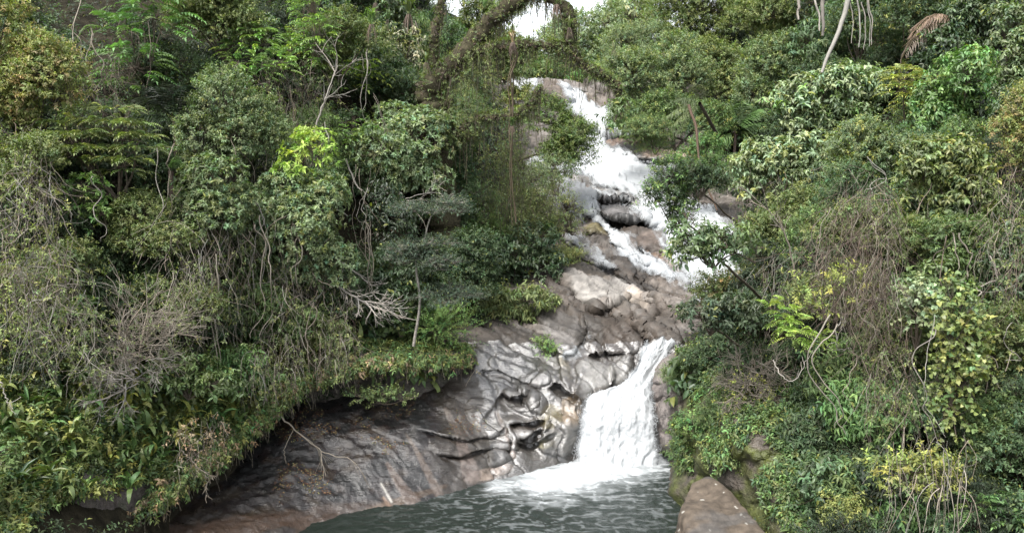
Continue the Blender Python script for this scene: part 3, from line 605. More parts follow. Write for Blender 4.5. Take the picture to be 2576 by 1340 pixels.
# ================================================================ plant building blocks
def unit(a): return a / (np.linalg.norm(a, axis=-1, keepdims=True) + 1e-9)
def rdir(rng, n): return unit(rng.normal(size=(n, 3)))
UP = np.array([0, 0, 1.])
# leaf outlines: (along, side, lift), faces
def _tmpl(kind):
    if kind == 'oval': return [(0, 0, 0), (.42, .5, .10), (1, 0, -.16), (.42, -.5, .10), (.5, 0, -.02)], [(0, 3, 2, 4), (0, 4, 2, 1)]
    if kind == 'big': return [(0, 0, 0), (.25, .40, .10), (.62, .42, .05), (1, 0, -.28), (.62, -.42, .05), (.25, -.40, .10), (.5, 0, -.03)], [(0, 5, 4, 6), (6, 4, 3, 3), (0, 6, 2, 1), (6, 3, 2, 2)]
    if kind == 'heart': return [(0, 0, 0), (-.12, .42, .04), (.38, .5, .0), (1, 0, -.22), (.38, -.5, 0), (-.12, -.42, .04)], [(0, 5, 4, 3), (0, 3, 2, 1)]
    if kind == 'lance': return [(0, 0, 0), (.35, .5, .06), (.75, .33, -.14), (1, 0, -.42), (.75, -.33, -.14), (.35, -.5, .06), (.4, 0, 0), (.75, 0, -.18)], [(0, 5, 6, 6), (0, 6, 1, 1), (6, 5, 4, 7), (6, 7, 2, 1), (7, 4, 3, 3), (7, 3, 2, 2)]
    if kind == 'strap':
        V = []; x = 0; z = 0
        for i, (w, a) in enumerate([(.6, 60), (1, 45), (1, 20), (.85, -10), (.6, -40), (0.05, -60)]):
            V += [(x, w * .5, z), (x, -w * .5, z)]; x += .2 * math.cos(math.radians(a)); z += .2 * math.sin(math.radians(a))
        return V, [(2 * i, 2 * i + 1, 2 * i + 3, 2 * i + 2) for i in range(5)]
    if kind == 'needle': return [(0, .5, 0), (0, -.5, 0), (1, 0, -.1)], [(0, 1, 2, 2)]
TM = {k: (np.array(_tmpl(k)[0], float), _tmpl(k)[1]) for k in ('oval', 'big', 'heart', 'lance', 'strap', 'needle')}
def leaves(g, pos, d, nrm, Ln, Wd, col, kind='oval'):
    T, Fc = TM[kind]; n = len(pos)
    if n == 0: return
    d = unit(d); s = unit(np.cross(nrm, d)); u = np.cross(d, s)
    Ln = np.broadcast_to(np.asarray(Ln, float), (n,)); Wd = np.broadcast_to(np.asarray(Wd, float), (n,))
    V = pos[:, None] + d[:, None] * (T[:, 0][None, :, None] * Ln[:, None, None]) + s[:, None] * (T[:, 1][None, :, None] * Wd[:, None, None]) + u[:, None] * (T[:, 2][None, :, None] * Ln[:, None, None])
    b = np.arange(n)[:, None] * len(T); C = np.repeat(col[:, None], len(T), 1)
    qs = [f for f in Fc if f[2] != f[3]]; ts = [f[:3] for f in Fc if f[2] == f[3]]
    Q = np.concatenate([b + np.array(f) for f in qs]) if qs else None
    Tt = np.concatenate([b + np.array(f) for f in ts]) if ts else None
    g.add(V.reshape(-1, 3), Q, Tt, C.reshape(-1, 3))
PAL = dict(olive=(.075, .095, .030), grey=(.08, .108, .048), dark=(.030, .050, .020), mid=(.055, .085, .026), bright=(.10, .165, .045), lime=(.26, .37, .06), yellow=(.24, .26, .05),
           silver=(.11, .145, .072), rust=(.14, .11, .045), teal=(.042, .073, .03), deep=(.02, .034, .014), yg=(.19, .22, .06), blue=(.075, .10, .075), dry=(.23, .17, .10), brown=(.09, .066, .052),
           tan=(.19, .165, .13), pale=(.34, .31, .27), twig=(.10, .08, .06), root=(.14, .11, .085), ash=(.24, .22, .19), fresh=(.065, .12, .035), palebloom=(.30, .31, .20))
for _k in PAL: PAL[_k] = tuple((np.array(PAL[_k]) * .9 + np.mean(PAL[_k]) * .1) * (1.62 if _k in ('olive', 'grey', 'mid', 'silver', 'teal', 'dark', 'fresh', 'bright', 'blue', 'rust') else 1.0))
def tint(rng, n, pal, sv=.28, hv=.10):
    b = np.array(PAL[pal]) if isinstance(pal, str) else np.array(pal)
    c = b * np.exp(rng.normal(0, sv, (n, 1))); h = rng.normal(0, hv, (n, 1))
    return np.clip(c * np.hstack([1 + h, 1 + 0 * h, 1 - h * .5]), .004, .8)
def shoots(g, rng, B, A, L, m, ll, lw, pal, kind='oval', spread=55, droop=.25, whorl=False, sv=.22, odd=.03, pal2=None, p2=0.):
    """leafy shoots: B bases, A axes, L lengths, m leaves on each, spiralled round the axis"""
    n = len(B)
    if n == 0: return
    L = np.broadcast_to(np.asarray(L, float), (n,)); t = np.linspace(.12, 1, m)[None] + rng.normal(0, .05, (n, m))
    if whorl: t = 1 - rng.random((n, m)) * .22
    A = unit(A); ref = unit(np.cross(A, rdir(rng, n))); bi = np.cross(A, ref)
    ph = rng.random((n, 1)) * 6.28 + np.arange(m)[None] * 2.4 + rng.normal(0, .3, (n, m)); sp = np.radians(spread + rng.normal(0, 14, (n, m)) + (t < .5) * 12)
    S = ref[:, None] * np.cos(ph)[..., None] + bi[:, None] * np.sin(ph)[..., None]
    d = A[:, None] * np.cos(sp)[..., None] + S * np.sin(sp)[..., None]; d[..., 2] -= droop * rng.uniform(.3, 1.5, (n, m))
    pos = B[:, None] + A[:, None] * (L[:, None] * t)[..., None]
    pos[..., 2] -= (t ** 2 * L[:, None]) * droop * .4
    nr = unit(UP * .8 + A[:, None] * .5 + rng.normal(0, .33, (n, m, 3)))
    sc = np.exp(rng.normal(0, .2, (n, m))) * (1 - .35 * np.abs(t - .5))
    base = tint(rng, n, pal, sv)[:, None] * np.exp(rng.normal(0, .16, (n, m, 1)))
    if pal2:
        k = (rng.random((n, 1, 1)) < p2); base = np.where(k, tint(rng, n, pal2, sv)[:, None] * np.exp(rng.normal(0, .16, (n, m, 1))), base)
    k = rng.random((n, m, 1)) < odd; base = np.where(k, np.array(PAL['yellow']) * rng.uniform(.5, 1.1, (n, m, 1)), base)
    leaves(g, pos.reshape(-1, 3), d.reshape(-1, 3), nr.reshape(-1, 3), (ll * sc).ravel(), (lw * sc).ravel(), np.clip(base, .004, .8).reshape(-1, 3), kind)
def fronds(g, rng, B, A, L, pal, pairs=9, lw=.16, curve=.5, sv=.2, ll=.26, kind='oval', vee=.15):
    """pinnate leaves: a curved midrib with paired leaflets"""
    n = len(B)
    if n == 0: return
    L = np.broadcast_to(np.asarray(L, float), (n,)); A = unit(A); sd = unit(np.cross(A, UP + rng.normal(0, .12, (n, 3)))); up = np.cross(sd, A)
    t = np.linspace(.12, .98, pairs)
    P = B[:, None] + A[:, None] * (L[:, None] * t)[..., None] * (1 - .18 * curve * t[None, :, None]) - UP * (L[:, None] * t ** 2 * curve * .6)[..., None]
    tg = unit(np.gradient(P, axis=1)); prof = np.sin(np.pi * (t * .82 + .12)) ** .7
    col = tint(rng, n, pal, sv)[:, None] * np.exp(rng.normal(0, .1, (n, pairs, 1)))
    for s in (1, -1):
        d = sd[:, None] * s + tg * .45 + rng.normal(0, .07, P.shape); d[..., 2] -= vee
        ln = (L[:, None] * ll * prof[None]); nr = np.broadcast_to(up[:, None], P.shape) + rng.normal(0, .18, P.shape)
        leaves(g, P.reshape(-1, 3), d.reshape(-1, 3), nr.reshape(-1, 3), ln.ravel(), (L[:, None] * lw * .45 * prof[None] ** .5).ravel(), np.clip(col, .004, .8).reshape(-1, 3), kind)
    leaves(g, P[:, -1], tg[:, -1], up, L * ll * .8, L * lw * .45, np.clip(col[:, -1], .004, .8), kind)
    tubes(g, P[:, ::max(1, pairs // 5)], np.linspace(1, .3, len(t[::max(1, pairs // 5)]))[None] * (L[:, None] * .008), 3, col[:, 0] * .9)
def tubes(g, Pth, R, sides=3, col=(.2, .16, .12), rng=None, rough=0):
    Pth = np.asarray(Pth, float)
    if Pth.ndim == 2: Pth = Pth[None]
    n, K, _ = Pth.shape; R = np.broadcast_to(np.asarray(R, float), (n, K)); tg = unit(np.gradient(Pth, axis=1))
    ref = np.where(np.abs(tg[:, :1, 2:3]) > .8, np.array([1., .2, 0]), np.array([.1, .15, 1.])); ref = np.broadcast_to(ref, tg.shape)
    a = unit(np.cross(tg, ref)); b = np.cross(tg, a); th = np.arange(sides) / sides * 2 * math.pi
    rr = R[..., None]
    if rough: rr = rr * (1 + rough * fbm(Pth[:, :, None] * 3 + np.stack([np.cos(th), np.sin(th), 0 * th], -1)[None, None] * 1.2, 3, 5))
    V = Pth[:, :, None] + (a[:, :, None] * np.cos(th)[None, None, :, None] + b[:, :, None] * np.sin(th)[None, None, :, None]) * rr[..., None]
    i = np.arange(n)[:, None, None]; k = np.arange(K - 1)[None, :, None]; s = np.arange(sides)[None, None, :]; s2 = (s + 1) % sides; o = i * K * sides
    Q = np.stack([o + k * sides + s, o + k * sides + s2, o + (k + 1) * sides + s2, o + (k + 1) * sides + s], -1).reshape(-1, 4)
    col = np.asarray(col, float)
    C = np.broadcast_to(col, (len(V.reshape(-1, 3)), 3)) if col.ndim == 1 else np.repeat(col, K * sides, 0)
    g.add(V.reshape(-1, 3), Q, None, C)
def wander(rng, P0, D, L, K=9, wig=.25, grav=0.):
    """paths from P0 along D that wander"""
    n = len(P0); L = np.broadcast_to(np.asarray(L, float), (n,)); p = P0.copy(); d = unit(D); out = [p.copy()]; turn = rdir(rng, n) * wig
    for k in range(K - 1):
        turn = unit(turn + rng.normal(0, .6, (n, 3))) * wig
        d = unit(d + turn * .6 + np.array([0, 0, grav]))
        p = p + d * (L / (K - 1))[:, None]; out.append(p.copy())
    return np.stack(out, 1)
def branching(g, rng, P0, D, L, r, levels=3, kids=4, spread=.8, wig=.25, grav=0., col='twig', shrink=.6, sides=3, K=7, minr=.004):
    """recursive twigs; returns the end points and directions of the last level"""
    paths = wander(rng, P0, D, L, K, wig, grav); n = len(paths); r = np.broadcast_to(np.asarray(r, float), (n,)); L = np.broadcast_to(np.asarray(L, float), (n,))
    tubes(g, paths, np.maximum(r[:, None] * np.linspace(1, .45, K)[None], minr), sides if levels > 1 else 3, tint(rng, n, col, .15, .03))
    if levels <= 1: return paths[:, -1], unit(paths[:, -1] - paths[:, -2])
    m = kids; t = rng.uniform(.3, 1, (n, m)); idx = np.minimum((t * (K - 1)).astype(int), K - 1); i = np.arange(n)[:, None]
    B = paths[i, idx].reshape(-1, 3); T = unit(paths[i, idx] - paths[i, np.maximum(idx - 1, 0)]).reshape(-1, 3)
    Dn = unit(T + rdir(rng, n * m) * spread)
    return branching(g, rng, B, Dn, np.repeat(L, m) * shrink * rng.uniform(.6, 1.2, n * m), np.repeat(r, m) * .5, levels - 1, kids, spread, wig, grav, col, shrink, 3, K, minr)

LEAF = dict(  # leaf length, width, kind, leaves per shoot, shoot length, spread, droop, whorl
    small=(.095, .042, 'oval', 12, .34, 55, .2, False), tiny=(.06, .028, 'oval', 14, .3, 55, .15, False), broad=(.17, .08, 'big', 9, .34, 62, .45, False),
    rosette=(.15, .055, 'oval', 11, .24, 62, .05, True), droopy=(.19, .055, 'lance', 9, .32, 60, .7, False), fern=(.5, 0, 'frond', 0, 0, 0, .4, False), bigfern=(.9, 0, 'frond', 0, 0, 0, .4, False),
    feather=(.045, .012, 'needle', 34, .5, 60, .1, False), heart=(.13, .12, 'heart', 8, .45, 80, .6, False), strap=(.5, .05, 'strap', 10, .05, 45, 0, True), longstrap=(.8, .05, 'strap', 16, .05, 50, 0, True), wisp=(.09, .02, 'lance', 12, .4, 50, .5, False))
def crown(g, gb, rng, c, r, leaf='small', pal='mid', cover=2.6, lobes=7, flat=.0, droop_env=.0, pal2=None, p2=0., d=20, sv=.24, odd=.02, twigs=1.0, twigcol='twig', hollow=.75, scale=1.0, kernel=True):
    c = np.asarray(c, float); r = np.asarray(r, float)
    far = max(.9, d / 27.) * scale
    ll, lw, kind, m, sl, spd, drp, wh = LEAF[leaf]
    LD = rdir(rng, lobes); LD[:, 1] = LD[:, 1] * .7 - .25; LD[:, 2] = LD[:, 2] * .9 + .12; LD = unit(LD)
    lc = LD * rng.uniform(.35, .85, (lobes, 1)); lr = rng.uniform(.24, .54, lobes)
    # area to be covered, seen from any side
    area = (lr ** 2 * 4 * math.pi * (r[0] * r[2] * .65 + r[0] * r[1] * .35)).sum() * .62
    if kind == 'frond':
        fl = ll * far; ns = int(cover * area / (fl * fl * .34)); 
    else:
        ns = int(cover * area / (m * ll * lw * .62 * far * far))
    ns = max(30, min(ns, 9000))
    li = rng.choice(lobes, ns, p=lr ** 2 / (lr ** 2).sum()); D = rdir(rng, ns); D[:, 2] = np.where(D[:, 2] < -.45, -D[:, 2], D[:, 2]); D[:, 1] = np.where((D[:, 1] > .25) & (rng.random(ns) < .55), -D[:, 1], D[:, 1])
    q = lc[li] + D * (lr[li] * (hollow + (1.06 - hollow) * rng.random(ns) ** .6))[:, None]
    q += .10 * np.stack([vn(q * 4 + k * 7, 3) for k in range(3)], -1)
    if flat: q[:, 2] = (np.round(q[:, 2] / flat) * flat) * .75 + q[:, 2] * .25 - .25 * flat * (q[:, 0] ** 2)
    B = c + q * r
    A = unit(D * np.array([1, 1, .7 if not flat else .25]) + np.array([0, 0, .32 - droop_env]) + rng.normal(0, .25, (ns, 3)))
    tone = np.exp(.18 * vn(B * .9, 8))[:, None]
    if kind == 'frond':
        A[:, 2] = A[:, 2] * .5 + .15
        fronds(g, rng, B, A, fl * rng.uniform(.7, 1.25, ns), pal, 8 if d < 30 else 5, .17, .5 + drp * .5, sv)
        if pal2: 
            k = rng.random(ns) < p2; fronds(g, rng, B[k] + [0, -.05, .05], A[k], fl * rng.uniform(.7, 1.25, k.sum()), pal2, 8 if d < 30 else 5, .17, .5 + drp * .5, sv)
    else:
        shoots(g, rng, B, A, sl * far * rng.uniform(.7, 1.3, ns), m, ll * far, lw * far, pal, kind, spd, drp, wh, sv, odd, pal2, p2)
    if gb is not None:
        # limbs to each lobe, then twigs to a share of the shoots
        lw_ = c + lc * r * .85; base = c + np.array([0, .1, -1.0]) * r * .75
        pts = np.linspace(0, 1, 7)[None, :, None]; mp = (base + lw_) / 2 + rng.normal(0, .12, lw_.shape) * r; Pl = (1 - pts) ** 2 * base + 2 * pts * (1 - pts) * mp[:, None] + pts ** 2 * lw_[:, None]
        tubes(gb, Pl, np.linspace(1, .35, 7)[None] * (.022 * r.mean() + .01), 5, tint(rng, lobes, twigcol, .12, .03))
        nt_ = int(min(ns, 70 + 16 * lobes) * twigs); k = rng.choice(ns, nt_); st = lw_[li[k]]; en = B[k] + A[k] * sl * .5
        mp = (st + en) / 2 + rng.normal(0, .10, st.shape) * r; Pt = (1 - pts) ** 2 * st[:, None] + 2 * pts * (1 - pts) * mp[:, None] + pts ** 2 * en[:, None]
        tubes(gb, Pt, np.linspace(1, .4, 7)[None] * (.007 + .0035 * r.mean()) * max(1, far * .8), 3, tint(rng, nt_, twigcol, .2, .03))

TWIGM = M_twig
def plant(kind, label, cat, u, v, d, w, h, leaf='small', pal='mid', seed=0, group=None, trunk=True, tr=.06, tcol='twig', vines=0, vcol='tan', vlen=1.0, dy=.8, foot=None, front=0, **kw):
    """a tree or shrub: root empty on the ground > trunk, branches, crown (and its hanging twigs)"""
    rng = np.random.default_rng(seed or (int(u) * 7 + int(v) * 13 + int(d)))
    fu, fv = foot or (u, v + h * .3); moved = foot is not None
    while inpoly(np.array(fu), np.array(fv), RIVER) and -100 < fu < 2700: fu += 20 if u > 1480 else -20; moved = True
    hd = float(hit(fu, fv)); rr0 = msz(min(w, h), min(d, hd)) / 2 * dy
    if not moved: prot = max(.3, hd - d); d = hd - min(prot, .75 * rr0 + .4 + .22 * prot) - front
    c = at(u, v, d); r = np.array([msz(w, d) / 2, min(msz(w, d), msz(h, d)) / 2 * dy, msz(h, d) / 2])
    bx, by, bz = [float(x) for x in at(fu, fv, hd)]; bz -= .1
    root = thing(kind, label, cat, (bx, by, bz), group); loc = (bx, by, bz)
    g = Geo(); gb = Geo(); crown(g, gb, rng, c, r, leaf, pal, d=d, **kw)
    g.build('crown', M_leaf if leaf not in ('strap', 'longstrap', 'broad', 'heart') else M_gloss, root, loc)
    gb.build('branches', M_twig, root, loc)
    if trunk:
        t = np.linspace(0, 1, 12)[:, None]; top = c + np.array([0, .1, -.35]) * r; mid_ = (np.array(loc) + top) / 2 + rng.normal(0, .05, 3) * r
        P = (1 - t) ** 2 * (np.array(loc) - [0, 0, .2]) + 2 * t * (1 - t) * mid_ + t ** 2 * top
        P[1:-1] += rng.normal(0, .02, (10, 3)); gt = Geo(); tubes(gt, P, np.linspace(1, .5, 12)[None] * tr * (r.mean() * .5 + .5), 8, np.array(PAL[tcol]), rough=.25)
        gt.build('trunk', M_bark, root, loc)
    if vines > 22:
        gv = Geo(); n = int(vines * .3); q = rdir(rng, n); q[:, 1] = -np.abs(q[:, 1]); S = c + q * r * .85 * [1, 1, .6]; Lv = rng.uniform(.3, 1.0, n) * r[2] * 1.2 * vlen
        tubes(gv, wander(rng, S, np.array([0, -.1, -1]) + rng.normal(0, .6, (n, 3)), Lv, 12, .42, -.08), rng.uniform(.006, .014, (n, 1)), 3, tint(rng, n, vcol, .25, .04))
        gv.build('hanging_twigs', M_twig, root, loc)
    return root

def tangle(kind, label, cat, poly, d, n, seed, pals=('tan', 'brown', 'ash'), L=(.8, 2.2), rad=(.005, .014), wig=.45, grav=-.16, thick=.8, leafpal=None, nleaf=0, down=1., kink=1.0, leafkind='oval', ll=.08, off=3.0, fix=False):
    """a hanging curtain of dead vines filling an outline at a distance"""
    rng = np.random.default_rng(seed); p = np.array(poly, float); u0, v0 = p.min(0); u1, v1 = p.max(0)
    n = int(n * .78)
    uu_ = rng.uniform(u0, u1, n * 4); vv_ = rng.uniform(v0, v1, n * 4); k = inpoly(uu_, vv_, poly); uu_ = uu_[k][:n]; vv_ = vv_[k][:n]; n = len(uu_)
    if not fix: d = np.minimum(hit(uu_, vv_ + 30), hit(np.mean(p[:, 0]), np.mean(p[:, 1]) + 40) + 3) - off
    dd = d + rng.uniform(-.5, .5, n) * thick + .5 * vn(np.stack([uu_ / 90, vv_ / 120, 0 * uu_], -1), seed); S = at(uu_, vv_, dd)
    Lr = rng.uniform(*L, n); D = np.array([0, -.05, -down]) + rng.normal(0, .55 * kink, (n, 3))
    W = wander(rng, S, D, Lr, 14, wig, grav); W[..., 2] += (Lr * .5)[:, None]
    # keep the curtain in front of the bank
    root_p = S.mean(0); root_p = np.array([root_p[0], root_p[1], W[..., 2].min()])
    root = thing(kind, label, cat, root_p); g = Geo(); third = np.array_split(rng.permutation(n), len(pals))
    for pl, ix in zip(pals, third):
        tubes(g, W[ix], .72 * rng.uniform(*rad, (len(ix), 1)) * np.linspace(1.1, .5, 14)[None], 3, tint(rng, len(ix), pl, .28, .04))
    g.build('stems', M_twig, root, root_p)
    if nleaf:
        gl = Geo(); i = rng.integers(0, n, nleaf); k = rng.integers(0, 14, nleaf); shoots(gl, rng, W[i, k], rdir(rng, nleaf) + [0, -.3, .2], .2, 7, ll, ll * .42, leafpal or 'olive', leafkind, 60, .3)
        gl.build('leaves', M_leaf, root, root_p)
    return root
def liana(label, pts, d0, d1, rad, pal, seed, n=1, sway=.06, spread=.1, group=None, kind='liana', cat='vine', fix=False):
    rng = np.random.default_rng(seed); p = np.array(pts, float)
    if not fix: d0 = d1 = float(hit(p[-1, 0], p[-1, 1])) - 2.6
    dd = np.linspace(d0, d1, len(p)); W = crs(at(p[:, 0], p[:, 1], dd), 30); g = Geo()
    for k in range(n):
        q = W + rng.normal(0, spread, 3) * [1, .5, .5] + sway * np.stack([fbm(np.stack([np.linspace(0, 4, 30), np.full(30, k * 3.1), np.full(30, j * 5.)], -1), 2, seed) for j in range(3)], -1) * 2
        tubes(g, q, rad * rng.uniform(.6, 1.2) * np.linspace(1.1, .6, 30)[None], 5, tint(rng, 1, pal, .15, .02))
    o = g.build(kind, M_twig, None, W[-1]); tag(o, label, cat, group); return o
def deadbranch(label, pts, d0, d1, r, pal, seed, kids=5, klen=.7, levels=2, grav=-.02, spread=.8, kind='dead_branch', cat='branch', minr=.006, shrink=.6, t0=.35, fix=False):
    rng = np.random.default_rng(seed); p = np.array(pts, float)
    if not fix: q = float(hit(p[:, 0].mean(), p[:, 1].max())); r *= (q - 3.2) / d0; klen *= (q - 3.2) / d0; d1 += q - 3.2 - d0; d0 = q - 3.2
    W = crs(at(p[:, 0], p[:, 1], np.linspace(d0, d1, len(p))), 24); W[1:-1] += rng.normal(0, .015, (22, 3))
    root = thing(kind, label, cat, W[0]); g = Geo(); tubes(g, W, r * np.linspace(1, .3, 24)[None], 6, np.array(PAL[pal]), rough=.2); g.build('limb', M_twig, root, W[0])
    i = rng.integers(int(24 * t0), 24, kids); T = unit(W[i] - W[i - 1]); g = Geo()
    branching(g, rng, W[i], T + rdir(rng, kids) * spread * .8, klen * rng.uniform(.5, 1.1, kids), r * .5, levels, 4, spread, .3, grav, pal, shrink, 3, 7, minr); g.build('twigs', M_twig, root, W[0])
    return root
def bromel(g, rng, c, L, pal, n=26, w=.055, up=.3, dead=0):
    D = rdir(rng, n); D[:, 2] = np.abs(D[:, 2]) * .7 + up; leaves(g, np.repeat(np.array(c)[None], n, 0) + D * L * .05, D, UP + D * -.5 + rng.normal(0, .1, (n, 3)), L * rng.uniform(.6, 1.1, n), L * w * 1.3, tint(rng, n, pal, .25), 'strap')
    if dead:
        D = rdir(rng, dead) * .45; D[:, 2] = -1; tubes(g, wander(rng, np.array(c) + D * [.15, .15, .0], D, L * rng.uniform(.5, 1., dead), 6, .12, -.2), np.linspace(1, .4, 6)[None] * L * .014, 3, tint(rng, dead, (.17, .125, .10), .3, .04))
def bromeliad(label, u, v, d, px, pal, seed, dead=0, n=30, up=.3, group=None):
    rng = np.random.default_rng(seed); c = at(u, v, d); g = Geo(); bromel(g, rng, c, msz(px, d) / 2 * 1.1, pal, n, .07, up, dead); o = g.build('bromeliad', M_gloss, None, c); tag(o, label, 'bromeliad', group); return o
def palmfronds(label, u, v, d, px, pal, seed, n=9, ang=None, kind='palm', curve=.6, cat='palm', fix=False, foot=None):
    rng = np.random.default_rng(seed); d = float(hit(u, v + px * .35)) - 2.2 if not fix else d; c = at(u, v, d); z = float(gz(c[0], c[1])); root = thing(kind, label, cat, at(foot[0], foot[1], float(hit(*foot))) if foot else (c[0], c[1], min(z, c[2] - .3))); loc = tuple(root.location)
    L = msz(px, d) / 2
    for k in range(n):
        a = (ang[k] if ang else rng.uniform(0, 360)); a = math.radians(a); D = np.array([[math.cos(a), rng.uniform(-.45, .15), math.sin(a)]]) ; g = Geo()
        fronds(g, rng, c[None], D, L * rng.uniform(.85, 1.1, 1), pal, 34, .035, curve, .2, .30, 'lance', .35); g.build('frond', M_gloss, root, loc)
    g = Geo(); tubes(g, np.linspace(np.array(loc), c, 8), np.linspace(.11, .08, 8)[None], 8, np.array(PAL['brown']) * .7); g.build('trunk', M_bark, root, loc); return root
# ================================================================ the big mossy tree that arches over the stream
rng = np.random.default_rng(900)
tb = at(1085, 560, 33.5); tb[2] = gz(tb[0], tb[1]) - .2
mt = thing('mossy_tree', 'huge dark mossy tree whose arching limbs full of bromeliads frame the sky gap', 'tree', tb)
def limb(name, pts, d0, d1, r0, r1, moss=1., hang=1.):
    p = np.array(pts, float); W = crs(at(p[:, 0], p[:, 1], np.linspace(d0, d1, len(p))), 50); W[1:-1] += rng.normal(0, .02, (48, 3)); rr_ = np.linspace(r0, r1, 50)
    g = Geo(); c = np.array([.055, .047, .03]) * np.ones((1, 3)); tubes(g, W, rr_[None], 10, np.array([.05, .045, .028]), rough=.55); o = g.build(name, M_moss, mt, tb, smooth=True)
    Lm = np.linalg.norm(np.diff(W, axis=0), axis=1).sum(); n = int(Lm * 170 * moss); i = rng.integers(0, 50, n); D = rdir(rng, n)
    g = Geo(); B = W[i] + D * rr_[i][:, None] + rng.normal(0, .03, (n, 3)); shoots(g, rng, B, D + [0, -.2, -.1], .12, 6, .075, .03, 'olive', 'oval', 60, .3, pal2='brown', p2=.35)
    k = D[:, 2] > .5; shoots(g, rng, B[k], UP + D[k] * .4, .14, 7, .08, .02, (.13, .17, .03), 'lance', 40, .0)
    g.build('moss', M_leaf, o, (0, 0, 0)) if False else None
    g2 = g; om = g2.build('moss', M_leaf, mt, tb)
    n = int(Lm * 42 * hang); i = rng.integers(0, 50, n); S = W[i] - [0, 0, 1] * rr_[i][:, None] * .6 + rng.normal(0, .04, (n, 3)); g = Geo()
    Wv = wander(rng, S, np.array([0, 0, -1]) + rng.normal(0, .12, (n, 3)), rng.exponential(.45, n).clip(.15, 2.2), 8, .14, -.15); tubes(g, Wv, rng.uniform(.006, .015, (n, 1)), 3, tint(rng, n, (.085, .075, .045), .35, .08))
    ii = rng.integers(0, n, n * 2); kk = rng.integers(1, 8, n * 2); shoots(g, rng, Wv[ii, kk], rdir(rng, n * 2) - [0, 0, .6], .12, 5, .06, .025, 'olive', 'oval', 60, .4)
    g.build('hanging_roots', M_leaf, mt, tb); return W
L0 = limb('trunk', [(1120, 640), (1110, 520), (1100, 400), (1090, 300), (1085, 210)], 33.5, 32, .75, .55, 1.4)
limb('limb', [(1080, 215), (1150, 150), (1205, 90), (1245, 45), (1290, 8), (1350, -22), (1410, 10), (1440, 60), (1430, 110)], 32, 31, .38, .18, 1.0, 1.6)
limb('limb', [(1090, 190), (1150, 150), (1230, 122), (1310, 112), (1380, 116), (1435, 120)], 32, 31, .2, .12, 1.3, 1.3)
limb('limb', [(1435, 110), (1470, 165), (1520, 190), (1550, 215), (1570, 260)], 31, 31, .16, .07, 1.2, .8)
limb('limb', [(1085, 230), (1090, 120), (1105, 40), (1120, -40)], 32, 32, .2, .13, .8, .7)
limb('limb', [(1160, 330), (1200, 300), (1260, 292), (1310, 285), (1340, 250), (1360, 222)], 31.5, 31, .15, .05, 1.2, 1.)
limb('limb', [(1120, 250), (1125, 300), (1160, 340), (1200, 330)], 32, 31.5, .25, .12, 1.3, 1.)
for a_ in [('bright green upright bromeliad high left of the mossy tree, the brightest of its row', 935, 62, 31, 92, 'bright', 1, 14, 40, .5), ('large olive bromeliad with dead leaf skirt on the top limb left of the mossy trunk', 1028, 36, 31, 100, 'olive', 2, 22, 46, .4),
  ('small olive bromeliad between the two largest ones left of the mossy trunk', 978, 50, 31.2, 60, 'mid', 3, 10, 30, .4), ('spiky dark bromeliad nearest the mossy trunk on its left', 1085, 55, 31, 70, 'dark', 4, 8, 30, .3),
  ('bromeliad at the top left corner of the mossy tree with brown skirt', 945, 8, 31, 70, 'olive', 5, 16, 26, .4), ('brown shaggy bromeliad hanging from the middle of the horizontal mossy limb', 1290, 108, 30.4, 66, 'dry', 6, 70, 26, .5),
  ('bromeliad with long pale dead leaves where the top limb bends down', 1400, 12, 30.5, 70, 'olive', 7, 50, 24, .3), ('dense dark green bromeliad ball on the vertical hanging trunk below the horizontal limb', 1288, 318, 29.5, 52, 'mid', 8, 30, 50, .5),
  ('light green bromeliad sitting on the lower broken limb before the upper falls', 1300, 286, 30, 50, 'yg', 9, 0, 30, .5), ('bromeliad on the vertical bend right of the sky gap', 1432, 70, 30.6, 62, 'olive', 10, 20, 30, .2),
  ('green bromeliad on the sloping limb below the top edge', 1218, 20, 31, 62, 'fresh', 11, 0, 34, .5), ('grey spiky bromeliad right of the mossy arch among pale leaves', 1545, 128, 31, 56, 'grey', 12, 8, 24, .4),
  ('dull bromeliad at the fork of the mossy trunk', 1072, 158, 31, 60, 'olive', 13, 18, 26, .2)]:
    bromeliad(a_[0], a_[1], a_[2], a_[3], a_[4], a_[5], 910 + a_[6], a_[7], a_[8], a_[9])
liana('brown shaggy air root hanging straight down from the horizontal mossy limb', [(1290, 125), (1284, 220), (1286, 300), (1282, 430), (1290, 560)], 30.5, 30.5, .028, (.075, .058, .038), 931, 3, .1, .05, fix=True)
limbtail = tangle('root_curtain', 'grey brown curtain of fine roots hanging below the dark green bromeliad ball', 'roots', [(1255, 340), (1330, 340), (1340, 560), (1250, 560)], 34, 330, 932, ('brown', 'twig', 'olive'), (.6, 1.6), (.005, .012), .25, -.2, .8, 'olive', 420, fix=True)
tangle('root_curtain', 'olive brown curtain of hanging moss right beside the mossy trunk, under its arching limb', 'roots', [(1100, 170), (1240, 130), (1265, 260), (1200, 330), (1115, 330)], 31.5, 240, 933, ('brown', 'olive', 'twig'), (.6, 1.6), (.005, .013), .22, -.2, 1.2, 'olive', 700, fix=True)
tangle('root_curtain', 'wide dull curtain of vines and tiny leaves on the slope left of the cascade', 'roots', [(1190, 380), (1300, 370), (1420, 480), (1380, 620), (1420, 700), (1230, 640), (1200, 520)], 35, 700, 934, ('brown', 'twig', 'olive'), (.6, 1.8), (.005, .012), .3, -.15, 1.4, 'olive', 1500, fix=True)

# ================================================================ trees and shrubs, nearest and largest first
P_ = plant
